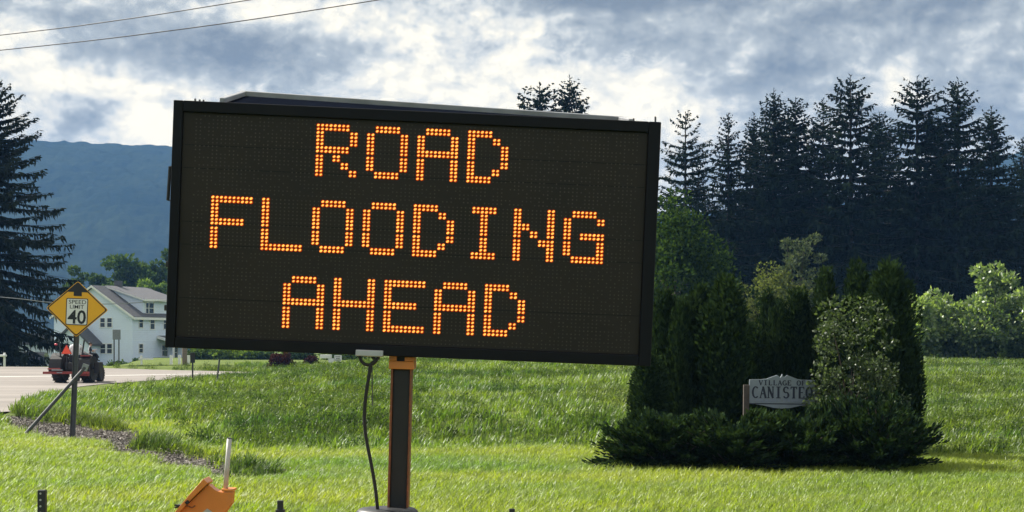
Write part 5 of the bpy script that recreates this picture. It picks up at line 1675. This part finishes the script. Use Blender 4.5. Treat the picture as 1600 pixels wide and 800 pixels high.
JUN = [  # px centre, distance, width px, height px, depth m, label
    (1038, 24.9, 268, 82, 1.2, 'low spreading juniper with long fingers reaching out to the left'),
    (1145, 24.6, 230, 92, 1.3, 'dense dark juniper in front of the broadest cedar'),
    (1245, 24.5, 210, 90, 1.2, 'dark juniper directly below the village board'),
    (1365, 24.4, 240, 118, 1.3, 'dark spreading juniper at the right end with ragged tips'),
    (1318, 25.0, 180, 100, 1.0, 'dark juniper mound at the foot of the silvery shrub')]
for i, (px, d, w_, h_, dep, lab) in enumerate(JUN):
    b_ = spot(px, d)
    cm, tm = juniper_mesh(500 + i, w_ / F * d / 2, dep, h_ / F * d * 0.92, 150)
    t = empty('juniper', b_, lab, 'shrub', 'spreading junipers in front of the village board')
    new_obj('foliage', cm, t); new_obj('branches', tm, t)

# silvery ornamental shrub
t = leaf_tree('silvery_shrub', 1327, 484, 25.5, 160, 'silvery leaved shrub partly covering the village board', 'shrub', None, 90, 120, 60, 0.058, 'silver', cz=0.53, rzf=0.54, clump=0.22)

# ------------------------------------------------------------------ village board
d = 25.9
b_ = spot(1222, d)
vb = empty('village_board', b_, 'white scalloped board lettered VILLAGE OF CANISTEO standing among cedars and junipers', 'sign')
k = d / F
BM = Matrix.Translation((at(1222, 0, d).x, d, at(0, 612, d).z)) @ Matrix.Rotation(math.radians(0.6), 4, 'Y')
q_ = lambda x, y: ((x - 1222) * k, (612 - y) * k)
top = [q_(1171, 593.5), q_(1190, 593), q_(1198, 592), q_(1206, 589), q_(1214, 586.2), q_(1216.5, 587.5), q_(1219, 590), q_(1221, 587), q_(1222, 584.5), q_(1223, 587), q_(1225, 590), q_(1227.5, 587.5), q_(1230, 586.2), q_(1238, 589), q_(1246, 592), q_(1254, 593), q_(1273, 593.5)]
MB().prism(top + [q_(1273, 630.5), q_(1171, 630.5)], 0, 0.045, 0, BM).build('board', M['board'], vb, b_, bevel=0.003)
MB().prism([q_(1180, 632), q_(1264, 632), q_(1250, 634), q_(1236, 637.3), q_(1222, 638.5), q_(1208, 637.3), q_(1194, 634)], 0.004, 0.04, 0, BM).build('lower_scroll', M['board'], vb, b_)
MB().box(q_(1172, 0)[0], q_(1272, 0)[0], 0.005, 0.04, q_(0, 631.9)[1], q_(0, 630.6)[1], 0, BM).build('rail', M['board_ink'], vb, b_)
for px in (1166.5, 1277.5):
    MB().box(q_(px - 4.5, 0)[0], q_(px + 4.3, 0)[0], -0.01, 0.07, -(612 - 590) * k - 1.3, q_(0, 602)[1], 0, BM).build('post', M['dark_wood'], vb, b_, bevel=0.006)


def serif(txt, cx, cz, w, h, mat_, weight):
    """carved roman capitals: thick and thin strokes with small feet"""
    G = {  # strokes (x0, y0, x1, y1, thickness factor) in a unit box
        'C': [('arc', 0.55, 0.5, 0.45, 0.5, 50, 310)], 'O': [('arc', 0.5, 0.5, 0.45, 0.5, 0, 360)], 'G': [('arc', 0.52, 0.5, 0.45, 0.5, 50, 340), (0.93, 0.06, 0.93, 0.45, 1.0), (0.7, 0.45, 1.0, 0.45, .5)],
        'A': [(0.08, 0, 0.5, 1, 0.55), (0.5, 1, 0.92, 0, 1.1), (0.26, 0.36, 0.74, 0.36, 0.5), (0, 0.0, 0.2, 0.0, 0.45), (0.78, 0.0, 1.04, 0.0, 0.45)],
        'N': [(0.14, 0, 0.14, 1, 0.6), (0.14, 1, 0.86, 0, 1.1), (0.86, 0, 0.86, 1, 0.6), (0, 0, 0.28, 0, .45), (0, 1, 0.2, 1, .45), (0.72, 1, 1, 1, .45)],
        'I': [(0.5, 0, 0.5, 1, 1.1), (0.2, 0, 0.8, 0, .45), (0.2, 1, 0.8, 1, .45)],
        'S': [('arc', 0.5, 0.74, 0.36, 0.26, 30, 270), ('arc', 0.5, 0.26, 0.38, 0.26, -150, 90)],
        'T': [(0.5, 0, 0.5, 1, 1.1), (0.05, 1, 0.95, 1, 0.6), (0.3, 0, 0.7, 0, .45), (0.05, 0.84, 0.05, 1, .5), (0.95, 0.84, 0.95, 1, .5)],
        'E': [(0.22, 0, 0.22, 1, 1.1), (0.1, 1, 0.88, 1, .5), (0.1, 0, 0.92, 0, .5), (0.22, 0.52, 0.68, 0.52, .5), (0.9, 0, 0.9, 0.18, .45), (0.88, 0.84, 0.88, 1, .45)],
        'V': [(0.08, 1, 0.5, 0, 1.1), (0.5, 0, 0.92, 1, 0.55), (0, 1, 0.25, 1, .45), (0.78, 1, 1, 1, .45)],
        'L': [(0.25, 0, 0.25, 1, 1.1), (0.1, 0, 0.9, 0, .5), (0.1, 1, 0.42, 1, .45), (0.9, 0, 0.9, 0.2, .45)],
        'F': [(0.22, 0, 0.22, 1, 1.1), (0.1, 1, 0.88, 1, .5), (0.1, 0, 0.4, 0, .45), (0.22, 0.52, 0.68, 0.52, .5)]}
    n = len(txt); cw = w / n
    dy = 0
    mb_ = MB()
    def stroke(x0, y0, x1, y1, t, ox):
        nonlocal dy
        a = Vector((ox + x0 * cw * 0.82, y0 * h)); b2 = Vector((ox + x1 * cw * 0.82, y1 * h))
        dv = (b2 - a).normalized(); nv = Vector((-dv.y, dv.x)) * weight * t / 2
        a -= dv * weight * 0.15; b2 += dv * weight * 0.15
        dy += 0.00004
        mb_.prism([(p.x, p.y) for p in (a + nv, b2 + nv, b2 - nv, a - nv)], -0.003 - dy, 0.001, 0, BM @ Matrix.Translation((cx - w / 2, -0.0015, cz - h / 2)))
    for i, ch in enumerate(txt):
        ox = i * cw + cw * 0.09
        for st in G.get(ch, []):
            if st[0] == 'arc':
                _, x, y, rx2, ry2, a0_, a1_ = st
                m_ = 14
                pts = [(x + rx2 * math.cos(math.radians(a0_ + (a1_ - a0_) * q / m_)), y + ry2 * math.sin(math.radians(a0_ + (a1_ - a0_) * q / m_))) for q in range(m_ + 1)]
                for (xa, ya), (xb, yb) in zip(pts[:-1], pts[1:]):
                    vert = abs(yb - ya) / (abs(xb - xa) + abs(yb - ya) + 1e-9)
                    stroke(xa, ya, xb, yb, 0.5 + 0.6 * vert, ox)
            else: stroke(*st, ox)
    return mb_.build('lettering', mat_, vb, b_, fix=True)


serif('VILLAGE OF', 0.0, q_(0, 598.2)[1], 74 * k, 7.2 * k, M['board_ink'], 0.017)
serif('CANISTEO', 0.002, q_(0, 613.2)[1], 96 * k, 17.0 * k, M['board_ink'], 0.030)
mb = MB()                                     # third line: too faint to read, small worn strokes
rl = random.Random(9)
x = 1181.0
while x < 1262:
    wl = rl.choice((1.6, 2.2, 2.6))
    if rl.random() < 0.86:
        mb.box(q_(x, 0)[0], q_(x + wl * 0.72, 0)[0], -0.004, -0.001, q_(0, 627.8)[1], q_(0, 624.2)[1], 0, BM)
    x += wl
mb.build('lettering', M['board_soft'], vb, b_, kind='stuff')
